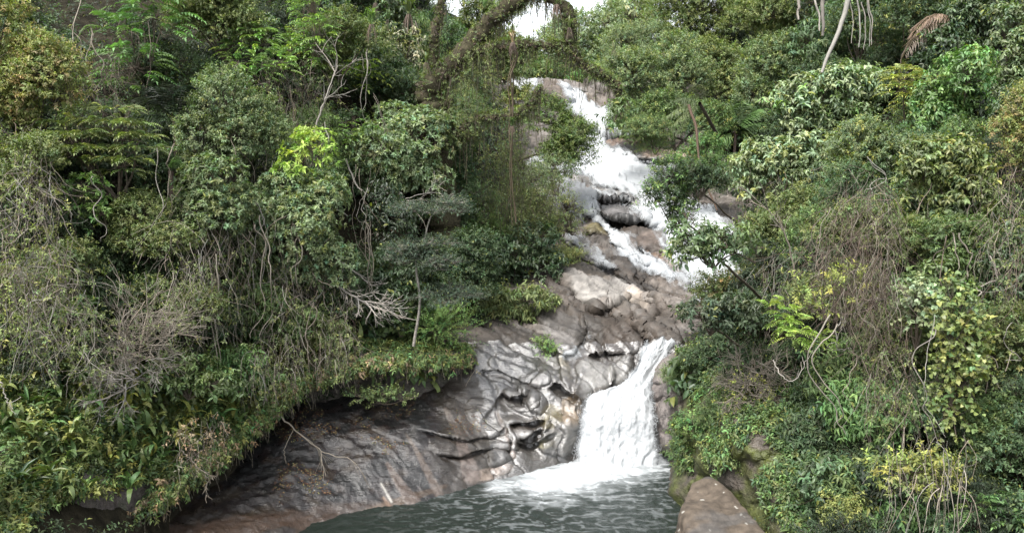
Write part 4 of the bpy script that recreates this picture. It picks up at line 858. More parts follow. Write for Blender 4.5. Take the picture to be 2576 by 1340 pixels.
# ---- left bank
P_('broadleaf_tree', 'pale olive tree with reddish new leaves at the upper left edge of the photo', 'tree', 40, 200, 16, 290, 360, 'small', 'yg', pal2='rust', p2=.3, vines=60, cover=2.6, lobes=9)
P_('shrub', 'yellow green shrub at the left edge above the dead vine curtain', 'shrub', -5, 440, 15.5, 90, 130, 'small', 'lime', cover=1.8, lobes=5)
P_('broadleaf_tree', 'olive leafy tree behind the dead vine curtain at the left edge', 'tree', 60, 430, 17, 260, 240, 'small', 'olive', vines=60)
P_('feather_leaved_tree', 'bright green tree with feather shaped leaves hanging in the upper left', 'tree', 365, 85, 23, 250, 290, 'bigfern', 'fresh', cover=1.7, lobes=8, odd=0)
P_('layered_tree', 'round crowned tree with layered compound leaves left of the dark palm hollow', 'tree', 285, 400, 18.5, 330, 270, 'fern', 'olive', cover=2.2, lobes=9, flat=.22, pal2='yellow', p2=.05)
P_('shrub', 'small glossy green shrub below the layered round tree', 'shrub', 262, 520, 17.6, 130, 120, 'rosette', 'bright', cover=2, lobes=5)
P_('broadleaf_tree', 'dull green shrub under the layered round tree, right of the glossy one', 'shrub', 385, 590, 18.2, 200, 170, 'small', 'olive', vines=40)
P_('vine_covered_tree', 'tall grey green vine covered tree standing just right of the dark palm hollow', 'tree', 575, 360, 19.5, 230, 280, 'small', 'grey', lobes=9, vines=70, pal2='yg', p2=.08)
P_('vine_covered_tree', 'grey green shrub mass below the tall vine covered tree', 'shrub', 540, 560, 18.8, 260, 230, 'rosette', 'grey', lobes=9, vines=80)
P_('rosette_tree', 'broad grey green tree with leaf rosettes under the lime creeper', 'tree', 765, 560, 18.5, 270, 260, 'rosette', 'silver', lobes=11, cover=2.8, vines=40, pal2='yg', p2=.08)
P_('rosette_tree', 'lower right lobe of pale rosette leaves above the white dead branch', 'tree', 800, 680, 18, 220, 150, 'rosette', 'silver', lobes=7, cover=2.4, vines=50)
P_('creeper', 'lime green creeper climbing over the top of the grey rosette tree', 'vine', 785, 425, 17, 155, 160, 'rosette', 'lime', trunk=False, cover=1.3, lobes=8, scale=1.35, front=1.6)
P_('creeper', 'small lime creeper clump at the foot of the leaning white tree', 'vine', 765, 362, 17.8, 60, 40, 'rosette', 'lime', trunk=False, cover=1.3, lobes=4, scale=1.2, front=1.2)
P_('feather_leaved_tree', 'mid green feathery tree in the upper left centre with a lime spray', 'tree', 665, 160, 22, 190, 170, 'fern', 'bright', cover=1.8, lobes=6, pal2='lime', p2=.10)
P_('feather_leaved_tree', 'tall tree with lime topped feather leaves near the top, left of the bromeliads', 'tree', 775, 90, 22.5, 150, 240, 'fern', 'bright', cover=1.8, lobes=7, pal2='lime', p2=.25)
P_('broadleaf_tree', 'olive tree at the top, right of the bright feather leaved tree', 'tree', 560, 70, 24.5, 260, 220, 'small', 'olive', lobes=9, pal2='yg', p2=.1)
P_('broadleaf_tree', 'dark olive tree filling the top between the lime topped tree and bromeliads', 'tree', 850, 130, 25, 200, 190, 'small', 'olive', lobes=8, vines=30)
P_('shrub', 'pale creamy leaved shrub left of the mossy trunk under the bromeliads', 'shrub', 1000, 125, 29.5, 170, 110, 'broad', 'palebloom', cover=.7, lobes=6)
P_('broadleaf_tree', 'dark green shaded tree behind the mossy trunk under the bromeliads', 'tree', 990, 230, 32.5, 230, 220, 'small', 'dark', lobes=8)
P_('tree_fern', 'small lime tree fern left of the dark green shaded tree', 'fern', 912, 200, 24, 90, 60, 'bigfern', 'lime', cover=1.0, lobes=3, tr=.03)
P_('shrub', 'bright green feathery shrub hanging left of the large silvery dome tree', 'shrub', 868, 325, 22.5, 90, 90, 'bigfern', 'bright', cover=1.3, lobes=4)
P_('rounded_tree', 'large silvery green dome shaped tree in the centre left with a pale stem', 'tree', 1015, 390, 25.5, 310, 250, 'rosette', 'silver', lobes=13, cover=2.6, tcol='ash', twigs=1.5)
P_('rounded_tree', 'dark blue green right side of the central dome of leaves, stepping down towards the vines', 'tree', 1150, 440, 26.5, 170, 260, 'small', 'teal', lobes=9, cover=2.5)
P_('layered_tree', 'small dark layered tree in front of the mossy trunk base', 'tree', 1120, 300, 29, 170, 110, 'small', 'teal', lobes=6, flat=.3)
P_('bushy_tree', 'bushy green tree in front of the falls just left of the upper cascade', 'tree', 1405, 340, 42, 170, 190, 'small', (.085, .12, .035), lobes=10, cover=2.1, vines=20)
P_('bushy_tree', 'sparse olive sapling in front of the cascade beside the vine curtain', 'tree', 1375, 440, 41, 150, 120, 'wisp', 'grey', lobes=6, cover=.9)
P_('sapling', 'thin twiggy sapling in front of the grey rocks of the cascade', 'sapling', 1440, 520, 38, 130, 190, 'wisp', 'olive', lobes=5, cover=.35, twigs=1.6, foot=(1360, 690))
P_('shrub', 'leafy shrub over the left end of the pink rock ramp', 'shrub', 1350, 560, 40, 170, 150, 'small', 'olive', lobes=7)
P_('shrub', 'olive brown shrub on the slope edge right above the round grey boulder', 'shrub', 1400, 665, 34.5, 120, 80, 'wisp', 'yg', lobes=6, cover=1.6, trunk=False)
P_('shrub', 'dark glossy shrub on the slope left of the round grey boulder', 'shrub', 1300, 660, 34, 210, 170, 'broad', 'dark', lobes=9, cover=2.2)
P_('shrub', 'dull green shrub hanging over the silver rock, right end of the left bank', 'shrub', 1290, 770, 31, 210, 150, 'droopy', 'olive', lobes=8, cover=2.2)
P_('shrub', 'small fresh green shrub growing on the rock beside the side rill', 'shrub', 1375, 880, 28, 60, 40, 'small', 'bright', lobes=4, trunk=False, scale=.9)
P_('feathery_bush', 'bright green feathery bush above the left end of the silver rock', 'bush', 1120, 830, 26.5, 130, 150, 'feather', 'bright', lobes=7, cover=1.9, scale=1.6)
P_('small_leafy_tree', 'little bright leaved shrub on the slope below the vine curtain', 'shrub', 1245, 572, 27.5, 80, 60, 'small', 'bright', lobes=4)
for i_, (u_, v_2, w_2, h_2) in enumerate([(1085, 520, 180, 46), (1075, 625, 190, 80), (1120, 740, 150, 50)]): pass
wt = thing('wispy_grey_tree', 'slender grey blue tree with pale trunk and flat feathery tiers left of centre', 'tree', (*at(1040, 860, 25.2)[:2], at(1040, 870, 25.2)[2]))
wl = np.array(wt.location); g = Geo(); tubes(g, crs(at([1040, 1056, 1046, 1066, 1078, 1100], [870, 760, 660, 610, 560, 510], 25.), 30), np.linspace(.05, .015, 30)[None], 7, np.array(PAL['ash']), rough=.2); g.build('trunk', M_bark, wt, wl)
for (u_, v_2, w_2, h_2) in [(1090, 522, 175, 44), (1060, 620, 170, 60), (1110, 660, 110, 50), (1120, 745, 140, 46), (1020, 650, 90, 36)]:
    g = Geo(); gb = Geo(); crown(g, gb, rng, at(u_, v_2, 24.7), [msz(w_2, 25) / 2, .8, msz(h_2, 25) / 2], 'tiny', (.05, .072, .045), cover=1.1, lobes=8, flat=.35, d=25, twigcol='ash'); g.build('foliage_tier', M_leaf, wt, wl); gb.build('branches', M_twig, wt, wl)
P_('shrub', 'dark broad leaved shrub in the shade under the central dome tree', 'shrub', 960, 560, 27.5, 190, 180, 'broad', 'deep', lobes=6, cover=1.6)
P_('shrub', 'dark shaded shrub between the wispy tree and the grey rosette tree', 'shrub', 960, 740, 26.5, 210, 200, 'broad', 'dark', lobes=8, cover=2)
P_('shrub', 'dark green climbing leaves beside the pale trunk of the wispy tree', 'shrub', 1010, 800, 25.8, 170, 130, 'heart', 'mid', lobes=7, cover=1.8)
P_('shrub', 'dark green shrub right of the wispy trunk above the feathery bush', 'shrub', 1180, 680, 27.5, 190, 180, 'small', 'dark', lobes=8, cover=2.2)
P_('shrub', 'olive shrub hanging over the middle of the rock ledge', 'shrub', 820, 860, 24.2, 190, 150, 'droopy', 'olive', lobes=8, cover=2, vines=60)
P_('shrub', 'green shrub with thin roots above the ledge left of the middle', 'shrub', 690, 800, 22.3, 230, 190, 'droopy', 'mid', lobes=9, cover=2, vines=80)
P_('shrub', 'dark leafy shrub under the white dead branch', 'shrub', 820, 780, 22.5, 180, 120, 'small', 'dark', lobes=7, cover=2)
P_('umbrella_shrub', 'upright shrub with star shaped leaf whorls above the left bank ledge', 'shrub', 640, 800, 20.6, 66, 60, 'rosette', (.11, .17, .07), lobes=5, cover=1.4, scale=1.7)
P_('umbrella_shrub', 'dark star leaved shrub in the gap left of the dead twiggy bush', 'shrub', 205, 820, 17.4, 90, 120, 'rosette', 'mid', lobes=5, cover=1.2, scale=1.9)
P_('shrub', 'green leafy shrub among dead twigs on the left bank slope', 'shrub', 430, 780, 19, 220, 160, 'small', 'olive', lobes=8, cover=1.7, vines=60)
P_('shrub', 'olive shrub in the middle of the dead twigs on the left', 'shrub', 180, 700, 18, 210, 190, 'small', 'olive', lobes=8, cover=1.6, vines=70)
P_('shrub', 'dark broad leaved plants above the left end of the big bank', 'shrub', 470, 960, 18.6, 230, 130, 'broad', 'mid', lobes=9, cover=1.8, trunk=False)
P_('shrub', 'bright broad leaved plants at the right end of the left bank', 'shrub', 600, 950, 20.2, 170, 130, 'droopy', 'fresh', lobes=8, cover=1.8, trunk=False)
P_('ledge_shrub', 'small leafy bush hanging from the crease of the overhang over the slab', 'bush', 965, 1002, 24.3, 150, 44, 'small', (.10, .14, .05), lobes=7, cover=1.7, trunk=False)
# strap leaved plants
def strapbank(label, poly, dA, n, px, pals, seed, kind='strap', group=None, leafs=(6, 12), name='strap_leaved_plant', fold=.0, off=.7):
    rng = np.random.default_rng(seed); p = np.array(poly, float); u0, v0 = p.min(0); u1, v1 = p.max(0); k = 0
    while k < n:
        u, v = rng.uniform(u0, u1), rng.uniform(v0, v1)
        if not inpoly(np.array(u), np.array(v), poly): continue
        d = float(hit(u, v)) - off; d += rng.uniform(-.3, .3); c = at(u, v, d); g = Geo(); m = rng.integers(*leafs); pl = pals[rng.integers(len(pals))]
        L = msz(px, d) * rng.uniform(.6, 1.2); D = rdir(rng, m) * .8 + np.array([.1, -.35, .45 - fold]); leaves(g, np.repeat(c[None], m, 0) + rng.normal(0, .03, (m, 3)), D, UP + rng.normal(0, .2, (m, 3)), L * rng.uniform(.6, 1.1, m), L * .20, tint(rng, m, pl, .25), 'strap' if kind == 'strap' else kind)
        o = g.build(name, M_gloss, None, c); tag(o, label, 'plant', group); k += 1
bankd = lambda u, v: float(np.interp(v, [880, 1000, 1100, 1250], [19.6, 18.3, 17.5, 16.2]) + np.interp(u, [0, 300, 560, 700], [-1.2, .2, 2.2, 4.2]))
BANK = [(0, 930), (200, 900), (420, 910), (640, 900), (720, 960), (640, 1050), (560, 1120), (440, 1190), (300, 1235), (80, 1260), (0, 1260)]
strapbank('yellow green strap leaved plant in the thick bed covering the lower left bank', BANK, bankd, 200, 62, ['yg', 'yg', 'olive', 'mid', 'yellow', 'fresh'], 951, group='strap leaved plants on the lower left bank')
strapbank('broad leaved dark green plant scattered among the strap leaves of the lower left bank', BANK, bankd, 60, 50, ['mid', 'fresh', 'dark'], 952, 'big', group='broad leaved plants on the lower left bank', leafs=(8, 13), name='broad_leaved_plant')
strapbank('drooping strap leaved plant hanging over the rock ledge left of the silver rock', [(850, 850), (1000, 830), (1110, 870), (1150, 940), (1060, 960), (940, 950), (880, 910)], 24.6, 70, 58, ['mid', 'olive', 'yg', 'fresh'], 953, group='strap leaved plants hanging over the ledge', fold=.55)
strapbank('yellowish strap leaved plant clinging in the dark hollow under the central dome tree', [(950, 540), (1020, 540), (1010, 640), (950, 630)], 26.4, 14, 50, ['dry', 'olive', 'yg'], 954, group='strap leaved plants in the dark hollow', fold=.6)

# ---- dead vine curtains and twigs, left
tangle('dead_vine_curtain', 'grey tan curtain of dead vines at the left edge of the photo', 'vines', [(0, 330), (110, 360), (150, 520), (170, 700), (120, 820), (0, 900)], 15.4, 520, 961, ('tan', 'ash', 'brown'), (.5, 1.7), (.004, .012), .55, -.12, 1.0, 'yg', 420)
tangle('dead_vine_curtain', 'dead vines sweeping down to the right below the left edge curtain', 'vines', [(0, 700), (150, 680), (260, 850), (240, 960), (60, 930)], 16.6, 300, 962, ('tan', 'ash'), (.5, 1.6), (.004, .011), .5, -.1, 1.0, 'olive', 420)
tangle('dead_vine_curtain', 'thin dead vines hanging under the tall vine covered tree', 'vines', [(420, 560), (640, 560), (660, 760), (600, 880), (430, 860)], 19.3, 380, 963, ('tan', 'ash', 'twig'), (.7, 2.2), (.004, .011), .4, -.14, 1.4, 'olive', 400)
tangle('dead_vine_curtain', 'brownish fine twigs in the gap above the left edge shrubs', 'vines', [(180, 180), (330, 200), (300, 330), (180, 340)], 21, 160, 964, ('brown', 'twig'), (.8, 2.2), (.005, .012), .4, -.05, 1.)
tangle('hanging_roots', 'pale roots hanging over the ledge left of the small hanging bush', 'roots', [(640, 880), (900, 860), (900, 930), (760, 960), (700, 1000), (620, 1000)], 23.6, 300, 965, ('tan', 'ash', 'twig'), (.4, 1.4), (.004, .010), .3, -.2, 1., 'olive', 240)
tangle('hanging_roots', 'thin roots and dry leaves hanging at the tip of the ledge above the slab', 'roots', [(440, 1110), (560, 1060), (580, 1100), (500, 1190), (440, 1180)], 19.4, 110, 966, ('tan', 'brown'), (.3, .9), (.004, .009), .4, -.15, .6, 'dry', 60)
tangle('dead_vine_curtain', 'tangled dead lianas in the middle of the left slope', 'vines', [(660, 680), (900, 720), (900, 860), (700, 860)], 21, 260, 967, ('tan', 'ash', 'brown'), (.6, 1.8), (.004, .011), .5, -.12, 1.3, 'olive', 260)
tangle('dead_vine_curtain', 'fine brown vines behind the leaning white tree', 'vines', [(640, 220), (820, 200), (840, 400), (680, 400)], 22.8, 260, 968, ('brown', 'twig', 'tan'), (.8, 2.4), (.005, .011), .35, -.15, 1.4, 'olive', 300)
tangle('dead_vine_curtain', 'small tuft of dead grey stems hanging inside the vine covered tree', 'vines', [(600, 470), (650, 470), (650, 560), (600, 560)], 18.1, 60, 969, ('ash', 'tan'), (.4, 1.0), (.004, .009), .4, -.14, .5)
def twigbush(label, u, v, d, w, h, pal, seed, n=16, levels=3, kids=5, minr=.0045, leafpal=None, kind='bare_bush', up=.6):
    rng = np.random.default_rng(seed); d0 = d; d = float(hit(u, v + h * .5)) - 2.4; c = at(u, v + h * .45, d); root = thing(kind, label, 'bush', c); g = Geo(); D = rdir(rng, n) * [1, .7, .7] + [0, -.1, up]
    L = msz(h, d) * .5
    e, ed = branching(g, rng, np.repeat(c[None], n, 0) + rng.normal(0, msz(w, d) * .12, (n, 3)), D, L * rng.uniform(.7, 1.2, n), .02, levels, kids, .9, .3, 0, pal, .62, 4, 7, minr); g.build('twigs', M_twig, root, c)
    if leafpal: g = Geo(); k = rng.choice(len(e), len(e) // 2); shoots(g, rng, e[k], ed[k], .12, 4, .06, .03, leafpal, 'oval'); g.build('leaves', M_leaf, root, c)
twigbush('leafless grey bush with fine upright twigs in the middle of the left bank', 345, 760, 17.6, 220, 260, 'tan', 971, 22, 3, 6, leafpal='olive')
twigbush('leafless grey bush low on the left bank under the upright one', 330, 880, 17.2, 200, 140, 'ash', 972, 16, 3, 6, up=.2)
twigbush('bare greyish tan twiggy bush right of the mossy bank, beside the lime spray', 1895, 880, 18.6, 150, 160, 'tan', 973, 24, 3, 6, up=-.1)
twigbush('bare spreading twigs with tiny yellow leaves under the tan twiggy bush', 1885, 950, 18.8, 170, 100, 'tan', 974, 18, 3, 5, leafpal='yellow', up=.0)
deadbranch('dead white tree leaning right in the upper left centre', [(770, 400), (800, 300), (830, 215), (850, 165)], 20.5, 21, .032, 'ash', 981, 7, .9, 2, .0, .9, 'dead_tree', 'tree')
deadbranch('white dead branch fanning to the right over dark leaves in the centre left', [(790, 690), (850, 720), (890, 745), (940, 770)], 19.5, 19.3, .03, 'pale', 982, 12, .85, 3, -.01, .7)
deadbranch('upper white dead branch reaching right beside the fanning one', [(830, 640), (890, 680), (930, 715), (975, 712)], 19.6, 19.3, .022, 'pale', 983, 6, .4, 2, 0., .7)
deadbranch('grey bare branch curling under the central dome tree', [(870, 400), (900, 470), (950, 500), (1000, 505), (1050, 490)], 24.6, 24.4, .03, 'ash', 984, 10, .9, 3, -.02, .8)
deadbranch('long fallen branch lying over the dark slab below the ledge', [(668, 1000), (700, 1040), (735, 1075), (790, 1120), (830, 1143), (875, 1150)], 23.3, 22.35, .032, 'tan', 985, 6, .9, 2, -.14, .5, minr=.005, fix=True)
deadbranch('thin hooked twig hanging from the fallen branch over the slab', [(738, 1078), (715, 1130), (725, 1170), (755, 1192)], 23.0, 22.2, .014, 'tan', 986, 3, .4, 1, -.05, .5, fix=True)
deadbranch('dead twigs sticking out of the ledge tip towards the slab', [(455, 1130), (490, 1165), (520, 1195), (530, 1215)], 19.3, 19.1, .016, 'tan', 987, 6, .4, 2, -.05, .6, fix=True)
deadbranch('arching grey branch at the lower left edge of the photo', [(0, 960), (20, 1010), (40, 1040)], 15.6, 15.5, .015, 'ash', 988, 2, .3, 1)
for i_, (pts, lab) in enumerate([([(520, 640), (530, 760), (540, 900)], 'straight thin liana left of the umbrella shrub'), ([(655, 560), (668, 700), (655, 850)], 'thin liana hanging right of the vine covered tree'), ([(1048, 60), (1065, 160), (1062, 260)], 'thin pale liana hanging left of the mossy trunk'),
    ([(930, 560), (932, 700), (925, 820)], 'two thin lianas in the dark hollow under the dome tree'), ([(210, 0), (190, 100), (240, 230)], 'grey liana in the dark upper left gap'), ([(310, 60), (330, 130), (325, 190)], 'pale liana in the dark gap beside the feather leaved tree'), ([(735, 560), (745, 700), (760, 840)], 'liana running down the front of the rosette tree'), ([(600, 880), (605, 760), (612, 680)], 'leafy climbing liana above the umbrella shrub'), ([(780, 750), (775, 850), (790, 960)], 'looping liana left of the ledge bush')]):
    liana(lab, pts, 19 if i_ not in (2, 3, 4, 5) else 24, 19 if i_ not in (2, 3, 4, 5) else 24, .016, 'tan', 990 + i_, 2, .15, .08)
rl = np.random.default_rng(990)
for k in range(46):
    left = k < 30; u0 = rl.uniform(120, 1180) if left else rl.uniform(1960, 2540); v0 = rl.uniform(60, 620) if left else rl.uniform(380, 900); ln = rl.uniform(90, 300); du = rl.normal(0, 22)
    liana('thin bare liana hanging between the crowns of the left slope' if left else 'thin bare liana hanging over the near right mound', [(u0, v0), (u0 + du, v0 + ln * .35), (u0 + du * .2 + rl.normal(0, 12), v0 + ln * .7), (u0 + rl.normal(0, 25), v0 + ln)], 20, 20, rl.uniform(.009, .018), ['tan', 'ash', 'twig'][k % 3], 700 + k, 1 + k % 2, .12, .12, 'lianas of the left slope' if left else 'lianas of the right mound')
palmfronds('dark shaded palm in the hollow between the round tree and the vine covered tree', 440, 300, 21.5, 330, 'deep', 995, 9, [100, 70, 45, 20, 130, 160, -10, 190, 85])
palmfronds('greyish drooping palm frond tuft at the edge of the dark hollow', 490, 320, 20, 120, 'silver', 996, 5, [200, 230, 250, 160, 280])
palmfronds('single green palm frond standing in the dark hollow', 430, 430, 20, 130, 'fresh', 997, 2, [75, 60])

# ---- around and behind the falls
for a_ in [(1500, 130, 62, 190, 190, 'small', 'silver', 'pale grey green tree just right of the mossy arch'), (1640, 70, 60, 190, 150, 'small', 'olive', 'olive treetop at the top edge right of the sky gap'), (1640, 210, 52, 230, 230, 'small', 'grey', 'tall grey green tree right of the top falls'),
  (1760, 80, 56, 230, 230, 'small', 'olive', 'olive green tree at the top, third crown right of the sky gap'), (1810, 210, 48, 180, 200, 'small', 'olive', 'round tree with a yellow green crown in the upper right centre'), (1950, 200, 44, 200, 210, 'small', 'grey', 'grey green round tree left of the leaning white trunk'),
  (1950, 60, 50, 240, 170, 'small', 'olive', 'dense olive treetop at the top edge left of the pale trunks'), (1700, 320, 46, 220, 150, 'small', 'mid', 'dark green tree with branches drooping over the second fall'), (1650, 350, 44, 130, 100, 'wisp', 'mid', 'thin leafy branches hanging in front of the pink rock shelf'),
  (1600, 150, 56, 170, 150, 'wisp', 'grey', 'sparse silvery tree between the mossy arch and the round trees'), (2100, 260, 40, 190, 160, 'small', 'dark', 'mid green tree right of the foot of the white trunk'), (2170, 90, 46, 200, 190, 'small', 'dark', 'olive tree behind the leaning white trunk'),
  (2300, 100, 42, 230, 200, 'small', 'dark', 'dark green tree behind the dead palm frond'), (2450, 60, 38, 200, 160, 'broad', 'dark', 'dark tree in the upper right shade'), (2550, 330, 36, 120, 200, 'broad', 'dark', 'shaded tree at the right edge behind the grey one'),
  (1340, 165, 84, 130, 90, 'small', 'fresh', 'light green distant tree seen through the mossy arch'), (1440, 175, 84, 140, 80, 'small', 'mid', 'distant tree above the lip of the top falls'), (1540, 190, 74, 110, 90, 'small', 'mid', 'green bush at the right end of the top ledge'), (1380, 92, 110, 90, 36, 'small', 'grey', 'farthest pale treetops under the sky gap'),
  (1480, 200, 68, 90, 30, 'wisp', 'fresh', 'low fresh green plants along the top ledge'), (1270, 150, 60, 110, 150, 'small', 'olive', 'pale green tree behind the left part of the mossy arch'), (1180, 50, 50, 150, 160, 'small', 'olive', 'backlit tree behind the sloping mossy limb'), (1280, 40, 62, 110, 60, 'wisp', 'olive', 'thin backlit foliage behind the top mossy limb'),
  (1500, 208, 66, 150, 40, 'small', 'fresh', 'bright green fringe of bushes right above the first small fall'), (1590, 245, 60, 80, 80, 'small', 'dark', 'dark bush on the right shoulder of the top falls'), (1370, 192, 68, 110, 40, 'small', 'mid', 'green bushes just behind the lip of the top falls'),
  (1300, 250, 60, 80, 60, 'small', 'yg', 'small green bush left of the topmost rock'), (1560, 300, 46, 60, 70, 'wisp', 'mid', 'leafy branch tip over the right end of the second fall'),
  (1830, 330, 42, 190, 120, 'small', 'dark', 'olive tree behind the palm right of the cascade'), (1780, 400, 40, 110, 90, 'small', 'fresh', 'small fresh green tree beside the dark palm trunk'), (2020, 330, 36, 170, 170, 'small', 'dark', 'shaded green tree behind the near right mound'),
  (1560, 60, 66, 90, 90, 'wisp', 'silver', 'lacy pale foliage at the right edge of the sky gap')]:
    u_, v_2, d_, w_2, h_2, lf, pl, lab = a_
    far_ = v_2 < 400; P_('forest_tree', lab, 'tree', u_, v_2, d_, w_2, h_2, lf, pl, lobes=9, cover=1.5 if lf == 'wisp' else 2.2, pal2='yg', p2=.12, tr=.1, tcol='ash' if u_ % 3 == 0 else 'twig', scale=.85)
P_('drooping_branch_tree', 'pale leaved branch reaching in from the mossy arch on the right', 'tree', 1570, 90, 30, 190, 170, 'broad', 'silver', lobes=7, cover=.7, trunk=False)
P_('drooping_branch_tree', 'dark leafy branch hanging over the second fall', 'tree', 1530, 290, 30, 110, 90, 'broad', 'mid', lobes=4, cover=.5, trunk=False)
palmfronds('green feathery palm right of the cascade under the round trees', 1850, 330, 36, 260, 'fresh', 1001, 9, [150, 120, 60, 30, 200, -20, 90, 230, 0])
palmfronds('palm with pale grey fronds drooping left over the pink rock', 1760, 260, 38, 170, 'grey', 1002, 6, [200, 220, 180, 150, 240, 100], fix=True, foot=(1860, 440))
palmfronds('dark green palm behind the top left of the near right mound', 1900, 420, 32, 260, 'mid', 1003, 7, [160, 200, 130, 90, 60, 185, 220])
liana('leaning dark bare trunk right of the cascade', [(1735, 260), (1752, 340), (1768, 430), (1800, 530)], 32, 30, .07, (.06, .042, .03), 1004, 1, .05, 0, None, 'leaning_tree', 'tree', fix=True)
P_('round_bush', 'dark round bush hanging in front of the middle of the cascade', 'bush', 1700, 510, 27, 130, 190, 'small', 'dark', lobes=9, cover=2.6, pal2='bright', p2=.2, foot=(1950, 700))
P_('round_bush', 'dark shaded bush behind the round one in front of the cascade', 'bush', 1760, 460, 26.5, 130, 110, 'small', 'dark', lobes=7, cover=2.4, foot=(1960, 640))
P_('overhanging_tree', 'leafy tree reaching left across the white water from the right mound', 'tree', 1800, 620, 19.5, 250, 150, 'broad', (.10, .145, .06), lobes=9, cover=1.15, twigs=1.6, foot=(1960, 760))
P_('overhanging_tree', 'grey green leaves overhanging the top of the lower waterfall on the right', 'tree', 1790, 800, 21.5, 210, 120, 'broad', (.06, .085, .045), lobes=9, cover=2, foot=(1900, 880))
# white trunks at the top right
for i_, (pts, lab, r_) in enumerate([([(2140, -20), (2120, 60), (2090, 130), (2068, 185)], 'pale blotched trunk leaning left at the top right', .09), ([(2045, -20), (2060, 40), (2062, 80)], 'short pale trunk at the top edge, left of a thicker one', .07), ([(2072, -20), (2070, 40), (2068, 90)], 'straight grey trunk at the top edge left of the leaning white trunk', .08), ([(2005, -20), (2010, 50)], 'thin grey trunk at the top edge, leftmost of the four', .08), ([(2160, 0), (2170, 60), (2168, 120)], 'twisted pale lianas hanging right of the leaning white trunk', .03)]):
    liana(lab, pts, 34, 34, r_, 'ash', 1010 + i_, 1 if i_ < 4 else 5, .03, .0 if i_ < 4 else .25, None, 'tall_tree' if i_ < 4 else 'liana', 'tree' if i_ < 4 else 'vine', fix=True)
palmfronds('dead tan palm frond curving down to the left at the upper right', 2400, 50, 24, 330, (.19, .16, .13), 1020, 4, [150, 172, 262, 245], 'dead_palm', 1.1)
# ---- right mound
P_('broadleaf_tree', 'big leaved grey green crown on top of the near right mound', 'tree', 2080, 275, 19.5, 270, 170, 'broad', 'silver', lobes=12, cover=2.4, pal2='bright', p2=.08)
P_('yellow_leaved_tree', 'yellow green ferny crown in the upper part of the right mound', 'tree', 2285, 255, 18.8, 200, 150, 'fern', 'yellow', front=1.5, lobes=8, cover=1.9, flat=.25, pal2='yg', p2=.3)
P_('bright_tree', 'bright green tree standing behind the yellow ferny crown', 'tree', 2400, 270, 19.8, 210, 260, 'broad', (.11, .19, .06), lobes=12, cover=2.3)
P_('grey_tree', 'airy grey leaved tree at the upper right edge', 'tree', 2540, 160, 20, 170, 280, 'broad', 'grey', lobes=9, cover=1.2)
P_('broadleaf_tree', 'sage green crown on the left shoulder of the right mound', 'tree', 1960, 440, 19, 320, 170, 'broad', 'silver', lobes=12, cover=2.2, vines=60, pal2='yg', p2=.12)
P_('broadleaf_tree', 'olive crown in the middle of the right mound', 'tree', 2200, 420, 18.6, 270, 190, 'small', 'grey', lobes=11, cover=2.3, pal2='yellow', p2=.12, vines=60)
P_('broadleaf_tree', 'olive crown right of the middle of the mound, above the ivy', 'tree', 2400, 480, 18.4, 260, 200, 'broad', 'olive', lobes=11, cover=2.2, pal2='yg', p2=.15, vines=50)
P_('broadleaf_tree', 'rusty tipped tree at the right edge in the middle', 'tree', 2560, 400, 18, 170, 260, 'small', 'yg', lobes=9, cover=2.1, pal2='rust', p2=.35, vines=50)
P_('shrub', 'small lime spray in the centre of the right mound', 'shrub', 2110, 395, 17.8, 80, 100, 'small', 'lime', lobes=5, cover=1.1, trunk=False, scale=1.3)
P_('creeper', 'pale green broad leaves hanging on the right part of the mound', 'vine', 2410, 545, 17.2, 70, 100, 'heart', 'silver', trunk=False, lobes=5, cover=1.3, scale=1.4)
P_('broadleaf_tree', 'dark green crown below the sage shoulder of the right mound', 'tree', 1990, 590, 19.4, 290, 190, 'small', 'olive', lobes=10, cover=2.0, vines=70)
P_('broadleaf_tree', 'dull green crown behind the brown vine tangle', 'tree', 2200, 620, 19.2, 290, 210, 'small', 'olive', lobes=10, cover=1.9)
P_('broadleaf_tree', 'dark leaved tree behind the upper end of the ivy', 'tree', 2400, 660, 18.8, 260, 200, 'small', 'mid', lobes=10, cover=2.2)
P_('broadleaf_tree', 'dark crown at the right edge beside the ivy', 'tree', 2550, 700, 19, 150, 260, 'broad', 'dark', lobes=8, cover=2.2)
P_('shrub', 'brownish green shrub on the left flank of the right mound', 'shrub', 1850, 730, 20.5, 210, 140, 'small', 'olive', lobes=9, cover=2.0, pal2='rust', p2=.2)
P_('shrub', 'dark shrub above the mossy rock bank left of the bare twigs', 'shrub', 1800, 890, 21.2, 160, 120, 'small', 'dark', lobes=8, cover=2.2)
P_('shrub', 'lime green feather leaved spray on the left flank of the right mound', 'shrub', 1965, 805, 17.2, 115, 110, 'fern', 'lime', front=1.6, lobes=6, cover=1.9, trunk=False)
P_('shrub', 'second lime spray stepping down right of the first on the mound', 'shrub', 2030, 860, 17.2, 95, 70, 'fern', 'lime', front=1.6, lobes=4, cover=1.6, trunk=False)
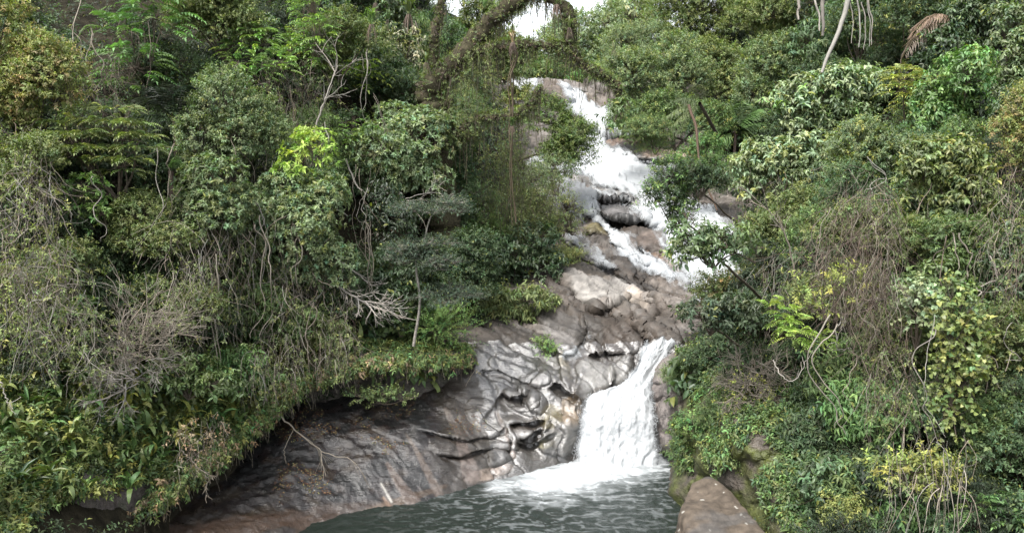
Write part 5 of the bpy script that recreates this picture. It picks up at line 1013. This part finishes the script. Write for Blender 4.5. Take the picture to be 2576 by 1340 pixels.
for a_ in [(2110, 760, 240, 190, 'small', 'olive', 19.4, 'olive foliage behind the brown tangle, middle height'), (2110, 930, 240, 170, 'droopy', 'mid', 18.6, 'drooping leaved shrub right of the mossy rock bank'), (2200, 1040, 240, 190, 'droopy', 'fresh', 17.8, 'bright drooping leaved shrub in the lower right'), (2060, 1070, 200, 150, 'droopy', 'dark', 18.4, 'shaded drooping leaved shrub over the mossy bank'),
   (2290, 880, 190, 220, 'small', 'olive', 18.2, 'dull vines and leaves left of the ivy'), (2180, 1200, 260, 150, 'droopy', 'mid', 17, 'drooping leaved shrub above the lower right corner plants'), (2130, 1300, 200, 110, 'small', 'yg', 16.6, 'yellowish shrub at the bottom right of the boulder bank'), (2280, 1310, 200, 90, 'droopy', 'fresh', 16.2, 'glossy shrub at the bottom edge left of the hanging roots'),
   (2500, 900, 180, 260, 'small', 'olive', 17.4, 'olive foliage at the right edge beside the ivy'), (2520, 1100, 180, 240, 'small', 'mid', 17, 'green foliage at the right edge under the ivy'), (2380, 1230, 200, 160, 'small', 'olive', 17, 'dull foliage behind the hanging roots at the bottom right'), (2330, 760, 200, 170, 'broad', 'mid', 18.3, 'dark leaves left of the top of the ivy'),
   (1735, 960, 100, 110, 'wisp', 'mid', 23.2, 'fine leaved fern bush on the rock right of the waterfall'), (1790, 1080, 140, 100, 'small', 'fresh', 21, 'fresh green bush on the rock bank right of the pool'), (1740, 1130, 110, 80, 'small', 'mid', 22.4, 'small bush at the water side of the right rock bank'), (1850, 1040, 150, 90, 'wisp', 'mid', 20.4, 'thin leaved ferns on the mossy rock bank')]:
    u_, v_2, w_2, h_2, lf, pl, d_, lab = a_; P_('shrub', lab, 'shrub', u_, v_2, d_, w_2, h_2, lf, pl, lobes=9, cover=2.0, trunk=False, vines=24 if u_ > 2000 else 0)
P_('aroid_plant', 'dark plant with large drooping leaves right of the waterfall', 'plant', 1762, 958, 21.6, 76, 80, 'broad', 'dark', lobes=4, cover=1.0, scale=2.3, trunk=False)
P_('light_fern', 'light green fern at the bottom right corner of the photo', 'fern', 2520, 1290, 15.2, 170, 110, 'fern', 'fresh', lobes=7, cover=2.0, trunk=False)
P_('ivy', 'long column of heart shaped ivy leaves with yellow tips down the right mound', 'vine', 2395, 930, 16.8, 130, 420, 'heart', (.13, .18, .06), front=1.2, lobes=17, scale=.75, cover=1.1, trunk=False, dy=.6, odd=.10, pal2='yg', p2=.3, droop_env=.3)
P_('ivy', 'upper ivy clump with pale leaves on the right mound', 'vine', 2310, 800, 17, 120, 220, 'heart', 'silver', lobes=9, front=1.2, scale=.75, cover=.9, trunk=False, droop_env=.3)
P_('creeper', 'yellow leaved creeper above the hanging roots at the bottom right', 'vine', 2320, 1190, 15.9, 220, 130, 'small', 'yellow', front=1, lobes=9, cover=.8, trunk=False, scale=1.2, pal2='yg', p2=.4)
P_('creeper', 'sparse yellow leaved creeper over the brown vine tangle', 'vine', 2080, 740, 16.9, 190, 170, 'small', 'yellow', front=2.4, lobes=9, cover=.22, trunk=False, scale=1.2)
tangle('dead_vine_curtain', 'big reddish brown mass of dead vines in the middle of the right mound', 'vines', [(2040, 600), (2130, 500), (2230, 520), (2260, 660), (2250, 800), (2180, 880), (2100, 830), (2030, 720)], 17.6, 800, 1031, ('brown', 'brown', 'twig', 'tan'), (.5, 1.9), (.004, .010), .5, -.1, 1.1, off=4.4)
tangle('dead_vine_curtain', 'grey tan dead vines on the left flank of the right mound', 'vines', [(1830, 500), (1960, 470), (2050, 620), (2000, 800), (1880, 760)], 18.1, 320, 1032, ('tan', 'ash', 'brown'), (.5, 1.8), (.004, .011), .5, -.1, 1.1, 'olive', 160)
tangle('hanging_roots', 'pale roots hanging to the bottom edge in the lower right corner', 'roots', [(2230, 1130), (2450, 1150), (2440, 1340), (2220, 1340)], 16, 75, 1033, ('ash', 'tan', 'tan'), (.6, 1.8), (.004, .013), .3, -.22, .8)
tangle('dead_vine_curtain', 'thin vines over the lower middle of the right mound', 'vines', [(2150, 820), (2290, 840), (2300, 1100), (2180, 1080)], 17.3, 260, 1034, ('brown', 'twig', 'tan'), (.5, 1.6), (.004, .010), .45, -.12, 1., 'olive', 180)
tangle('dead_vine_curtain', 'thin tan vines on the right edge of the mound above the ivy', 'vines', [(2440, 420), (2576, 440), (2576, 800), (2470, 760)], 17.4, 220, 1035, ('brown', 'tan'), (.5, 1.6), (.004, .010), .45, -.12, 1., 'olive', 200)
deadbranch('white looping stem under the bare twigs on the right mound', [(1945, 905), (1965, 945), (2000, 955), (2025, 915), (2045, 880)], 17.9, 17.6, .013, 'pale', 1041, 3, .3, 1)
deadbranch('pale dead stem rising to the left on the mound shoulder', [(2010, 760), (1990, 640), (1960, 560), (1900, 500)], 18.3, 18, .025, 'tan', 1042, 8, .8, 2)
deadbranch('bare brown branch reaching left over the white water', [(1900, 660), (1840, 630), (1790, 600), (1740, 560)], 19.6, 19.8, .022, 'brown', 1043, 7, .5, 2, fix=True)

# ================================================================ understorey that fills the slopes
HOLLOWS = [[(400, 190), (530, 190), (520, 430), (400, 400)], [(860, 430), (1010, 430), (1010, 660), (880, 640)], [(90, 40), (330, 60), (330, 260), (190, 340), (150, 200)], [(2450, 180), (2600, 180), (2600, 300), (2450, 290)], [(1080, 470), (1000, 700), (1100, 700)]]
rngf = np.random.default_rng(77)
zones = [('dark green shaded shrub filling the upper left slope between the larger crowns', 'understorey shrubs of the left slope', [(-40, -20), (1160, -20), (1200, 560), (1250, 760), (1000, 840), (700, 900), (-40, 900)], 95, (60, 100)),
  ('dark green shaded shrub filling the slope right of the cascade behind the near mound', 'understorey shrubs of the far right slope', [(1780, -20), (2620, -20), (2620, 560), (2000, 480), (1900, 430), (1790, 330)], 40, (60, 95)),
  ('dull green shrub filling the body of the near right mound behind the vines', 'understorey shrubs of the right mound', [(1950, 420), (2620, 380), (2620, 1380), (2080, 1380), (1960, 1000), (1830, 850), (1880, 700)], 70, (60, 95))]
for lab, grp, poly, n, szr in zones:
    p = np.array(poly, float); k = 0; tries = 0; pts = []
    while k < n and tries < 20000:
        tries += 1; u = rngf.uniform(p[:, 0].min(), p[:, 0].max()); v = rngf.uniform(p[:, 1].min(), p[:, 1].max())
        if not inpoly(np.array(u), np.array(v), poly) or any(abs(u - a) < 56 and abs(v - b) < 50 for a, b in pts): continue
        if inpoly(np.array(u), np.array(v), RIVER) or any(inpoly(np.array(u), np.array(v), hp) for hp in HOLLOWS): continue
        # march the sight line to the ground
        ds = np.linspace(14, 110, 300); Pm = at(np.full(300, u), np.full(300, v), ds); hk = np.argmax(Pm[:, 2] < gz(Pm[:, 0], Pm[:, 1]) + .3)
        if hk == 0: continue
        dd = ds[hk] - .6; pts.append((u, v)); k += 1
        w_ = rngf.uniform(*szr) * 2.2; lf = ['small', 'broad', 'small', 'droopy', 'wisp'][rngf.integers(5)]; pl = ['dark', 'deep', 'deep', 'teal', 'dark', 'mid'][rngf.integers(6)]  # mostly dark palettes: the shade of the gaps put into the leaf colour
        P_('understorey_shrub', lab, 'shrub', u, v, dd, w_, w_ * rngf.uniform(.7, 1.1), lf, pl, seed=5000 + k, group=grp, lobes=8, cover=1.5, trunk=False, vines=16, vcol='twig', sv=.3)
# a few more shrubs just outside the picture on both sides
for k, (u, v) in enumerate([(2680, 150), (2760, 420), (2700, 650), (2780, 900), (2690, 1100), (2800, 250), (-110, 180), (-190, 450), (-120, 700), (-200, 950), (-90, 1150), (-210, 150)]):
    P_('understorey_shrub', 'shaded shrub standing on the slope just beyond either side edge', 'shrub', u, v, float(hit(u, v + 60)) - 1.2, 260, 250, 'small', ['dark', 'mid', 'olive'][k % 3], seed=6000 + k, group='shrubs beside the picture', lobes=8, cover=1.6, trunk=False)
# ground cover
n = 84000; rngg = np.random.default_rng(78); yy = 13 + 80 * rngg.random(n) ** 1.9; half = yy * 1.0 + 4; xx = rngg.uniform(-1, 1, n) * half; zz = gz(xx, yy); Pg = np.stack([xx, yy, zz], -1)
u_, v_ = uv_of(Pg); k = ~inpoly(u_, v_, RIVER) & (u_ > -700) & (u_ < 3280) & (v_ > -120) & (v_ < 1450); k &= ~inpoly(u_, v_, [(70, 1350), (120, 1285), (300, 1235), (430, 1205), (450, 1235), (250, 1350)]); k &= ~((Pg[:, 0] > -9) & (Pg[:, 0] < 7) & (zz < .4)); Pg = Pg[k]; n = len(Pg)
eps = .5; nx = (gz(Pg[:, 0] + eps, Pg[:, 1]) - gz(Pg[:, 0] - eps, Pg[:, 1])) / (2 * eps); ny = (gz(Pg[:, 0], Pg[:, 1] + eps) - gz(Pg[:, 0], Pg[:, 1] - eps)) / (2 * eps); Ng = unit(np.stack([-nx, -ny, 1 + 0 * nx], -1))
g = Geo(); sc_ = np.clip(Pg[:, 1] / 22, .8, 2.6)
for lo, hi in ((0, 1.1), (1.1, 1.6), (1.6, 9)):
    k = (sc_ >= lo) & (sc_ < hi); s_ = sc_[k].mean(); B = Pg[k] + Ng[k] * rngg.uniform(-.1, .5, (k.sum(), 1)); shoots(g, rngg, B, Ng[k] + rngg.normal(0, .4, (k.sum(), 3)), .3 * s_, 7, .12 * s_, .05 * s_, 'deep', 'oval', 60, .3, pal2='dark', p2=.5, sv=.35)  # deep and dark greens carry the shade between the crowns in the leaf colour
gc = g.build('ground_cover', M_leaf); gc['kind'] = 'stuff'; tag(gc, 'low leafy plants and litter covering the soil of both banks', 'undergrowth')
# herbs rooted on the mossy right bank and on the top of the left ledge
def carpet(name, label, Pgrid, Ngrid, mask, n, s_, pals, seed, kind='oval', spread=.35):
    rng = np.random.default_rng(seed); idx = np.argwhere(mask); ii = idx[rng.integers(0, len(idx), n)]; B = Pgrid[ii[:, 0], ii[:, 1]]; Nn_ = Ngrid[ii[:, 0], ii[:, 1]]; g = Geo()
    for j, pl in enumerate(pals):
        k = slice(j, None, len(pals)); shoots(g, rng, B[k], Nn_[k] + UP * .5 + rng.normal(0, spread, B[k].shape), .16 * s_, 8, .09 * s_, .035 * s_, pl, kind, 60, .4, sv=.3)
    o = g.build(name, M_leaf); o['kind'] = 'stuff'; tag(o, label, 'ground cover')
carpet('bank_herbs', 'small herbs and ferns growing all over the mossy right bank', P2, N2, ((fbm(P2 * .8, 3, 301) > -.1) | (U2 > 1960)) & (U2 > 1705) & ~((V2 > 1195) & (U2 < 1900 + (V2 - 1200) * .6)), 5200, 1.5, ['mid', 'fresh', 'olive', 'dark'], 302)
LPn = normals(LP); LPn = np.where(LPn[..., 2:3] < 0, -LPn, LPn); jj, ii_ = np.meshgrid(np.arange(n_row := LP.shape[1]), np.arange(LP.shape[0])); ul2 = jj / n_row
tm = (ii_ > 24) & ((ul2 > .30) | (ii_ > 36)); carpet('ledge_herbs', 'low leafy plants on top of the left rock ledge', LP, LPn, tm, 5200, 1.5, ['yg', 'olive', 'mid', 'fresh'], 303)
carpet('ledge_moss', 'moss and tiny ferns on the wall of the left rock ledge', LP, LPn, (ii_ > 4) & (ii_ < 24) & (fbm(LP * 2, 3, 304) > .12) & (ul2 < .62), 1500, .5, ['mid', 'olive'], 305)
# thick low growth of the lower left bank and of its edge
def bankcarpet(name, label, poly, n, s_, pals, seed, off=.35, kind='oval'):
    rng = np.random.default_rng(seed); p = np.array(poly, float); u = rng.uniform(p[:, 0].min(), p[:, 0].max(), n * 3); v = rng.uniform(p[:, 1].min(), p[:, 1].max(), n * 3); k = inpoly(u, v, poly); u = u[k][:n]; v = v[k][:n]
    B = at(u, v, hit(u, v) - rng.uniform(-.1, 1, len(u)) * off - .35 * fbm(np.stack([u / 60, v / 50, 0 * u], -1), 2, seed)); g = Geo()
    for j, pl in enumerate(pals):
        q = slice(j, None, len(pals)); shoots(g, rng, B[q], UP * .6 + [0, -.5, 0] + rng.normal(0, .45, B[q].shape), .2 * s_, 8, .11 * s_, .042 * s_, pl, kind, 60, .35, sv=.32, odd=.06)
    o = g.build(name, M_leaf); o['kind'] = 'stuff'; tag(o, label, 'ground cover')
bankcarpet('bank_growth', 'dense yellow green herbs and small leaves carpeting the lower left bank', [(-60, 900), (300, 860), (700, 880), (740, 950), (690, 1010), (580, 1100), (440, 1200), (300, 1235), (120, 1270), (60, 1345), (-60, 1345)], 9000, 1.1, ['yg', 'olive', 'yg', 'mid', 'fresh', 'yellow', 'olive'], 311, off=.7)
EP = crs(np.array([at(u, v, d) for u, v, d in EDG]), 400); rnge = np.random.default_rng(312); ie = rnge.integers(95, 392, 2600); B = EP[ie] + np.array([.15, -.35, .05]) + rnge.normal(0, [.16, .2, .13], (2600, 3)); g = Geo()
for j, pl in enumerate(['olive', 'mid', 'yg', 'fresh', 'dry']):
    q = slice(j, None, 5); shoots(g, rnge, B[q], np.array([.1, -.6, -.1]) + rnge.normal(0, .5, B[q].shape), .2, 8, .12, .042, pl, 'lance', 60, .7, sv=.3)
Wv = wander(rnge, B[:500], np.array([.1, -.2, -1]) + rnge.normal(0, .3, (500, 3)), rnge.uniform(.2, .8, 500), 8, .35, -.15); tubes(g, Wv, .006, 3, tint(rnge, 500, 'tan', .3, .04))
o = g.build('edge_growth', M_leaf); o['kind'] = 'stuff'; tag(o, 'leaves and thin roots spilling over the edge of the left rock ledge', 'ground cover')
# fallen leaves lying on the slab
rngl = np.random.default_rng(79); uu_ = rngl.uniform(400, 1260, 9000); vv_ = rngl.uniform(1000, 1320, 9000); dn = fbm(np.stack([uu_ / 90, vv_ / 60, 0 * uu_], -1), 3, 306) + .35 * sstep(1180, 1020, vv_); k = (dn > .42) & inpoly(uu_, vv_, [(560, 1190), (770, 1030), (1190, 1000), (1230, 1080), (1000, 1180), (800, 1290), (600, 1290)]); 
iu = ((uu_[k] - ug[0]) / st).astype(int); iv = ((vv_[k] - vg[0]) / st).astype(int); B = PR[iv, iu] + NR[iv, iu] * 0; Nl = Nn[iv, iu]; B = B + Nl * .018; m_ = len(B); g = Geo(); Dl = rdir(rngl, m_); Dl -= Nl * (Dl * Nl).sum(-1, keepdims=True)
cl = np.array([[.16, .08, .04], [.2, .14, .06], [.10, .05, .03], [.2, .2, .09], [.08, .04, .025]])[rngl.integers(0, 5, m_)] * rngl.uniform(.5, 1.1, (m_, 1)); leaves(g, B, Dl, Nl, rngl.uniform(.03, .085, m_), rngl.uniform(.018, .035, m_), cl, 'oval')
o = g.build('fallen_leaves', M_twig); o['kind'] = 'stuff'; tag(o, 'orange and yellow fallen leaves scattered on the dark rock slab', 'leaf litter')
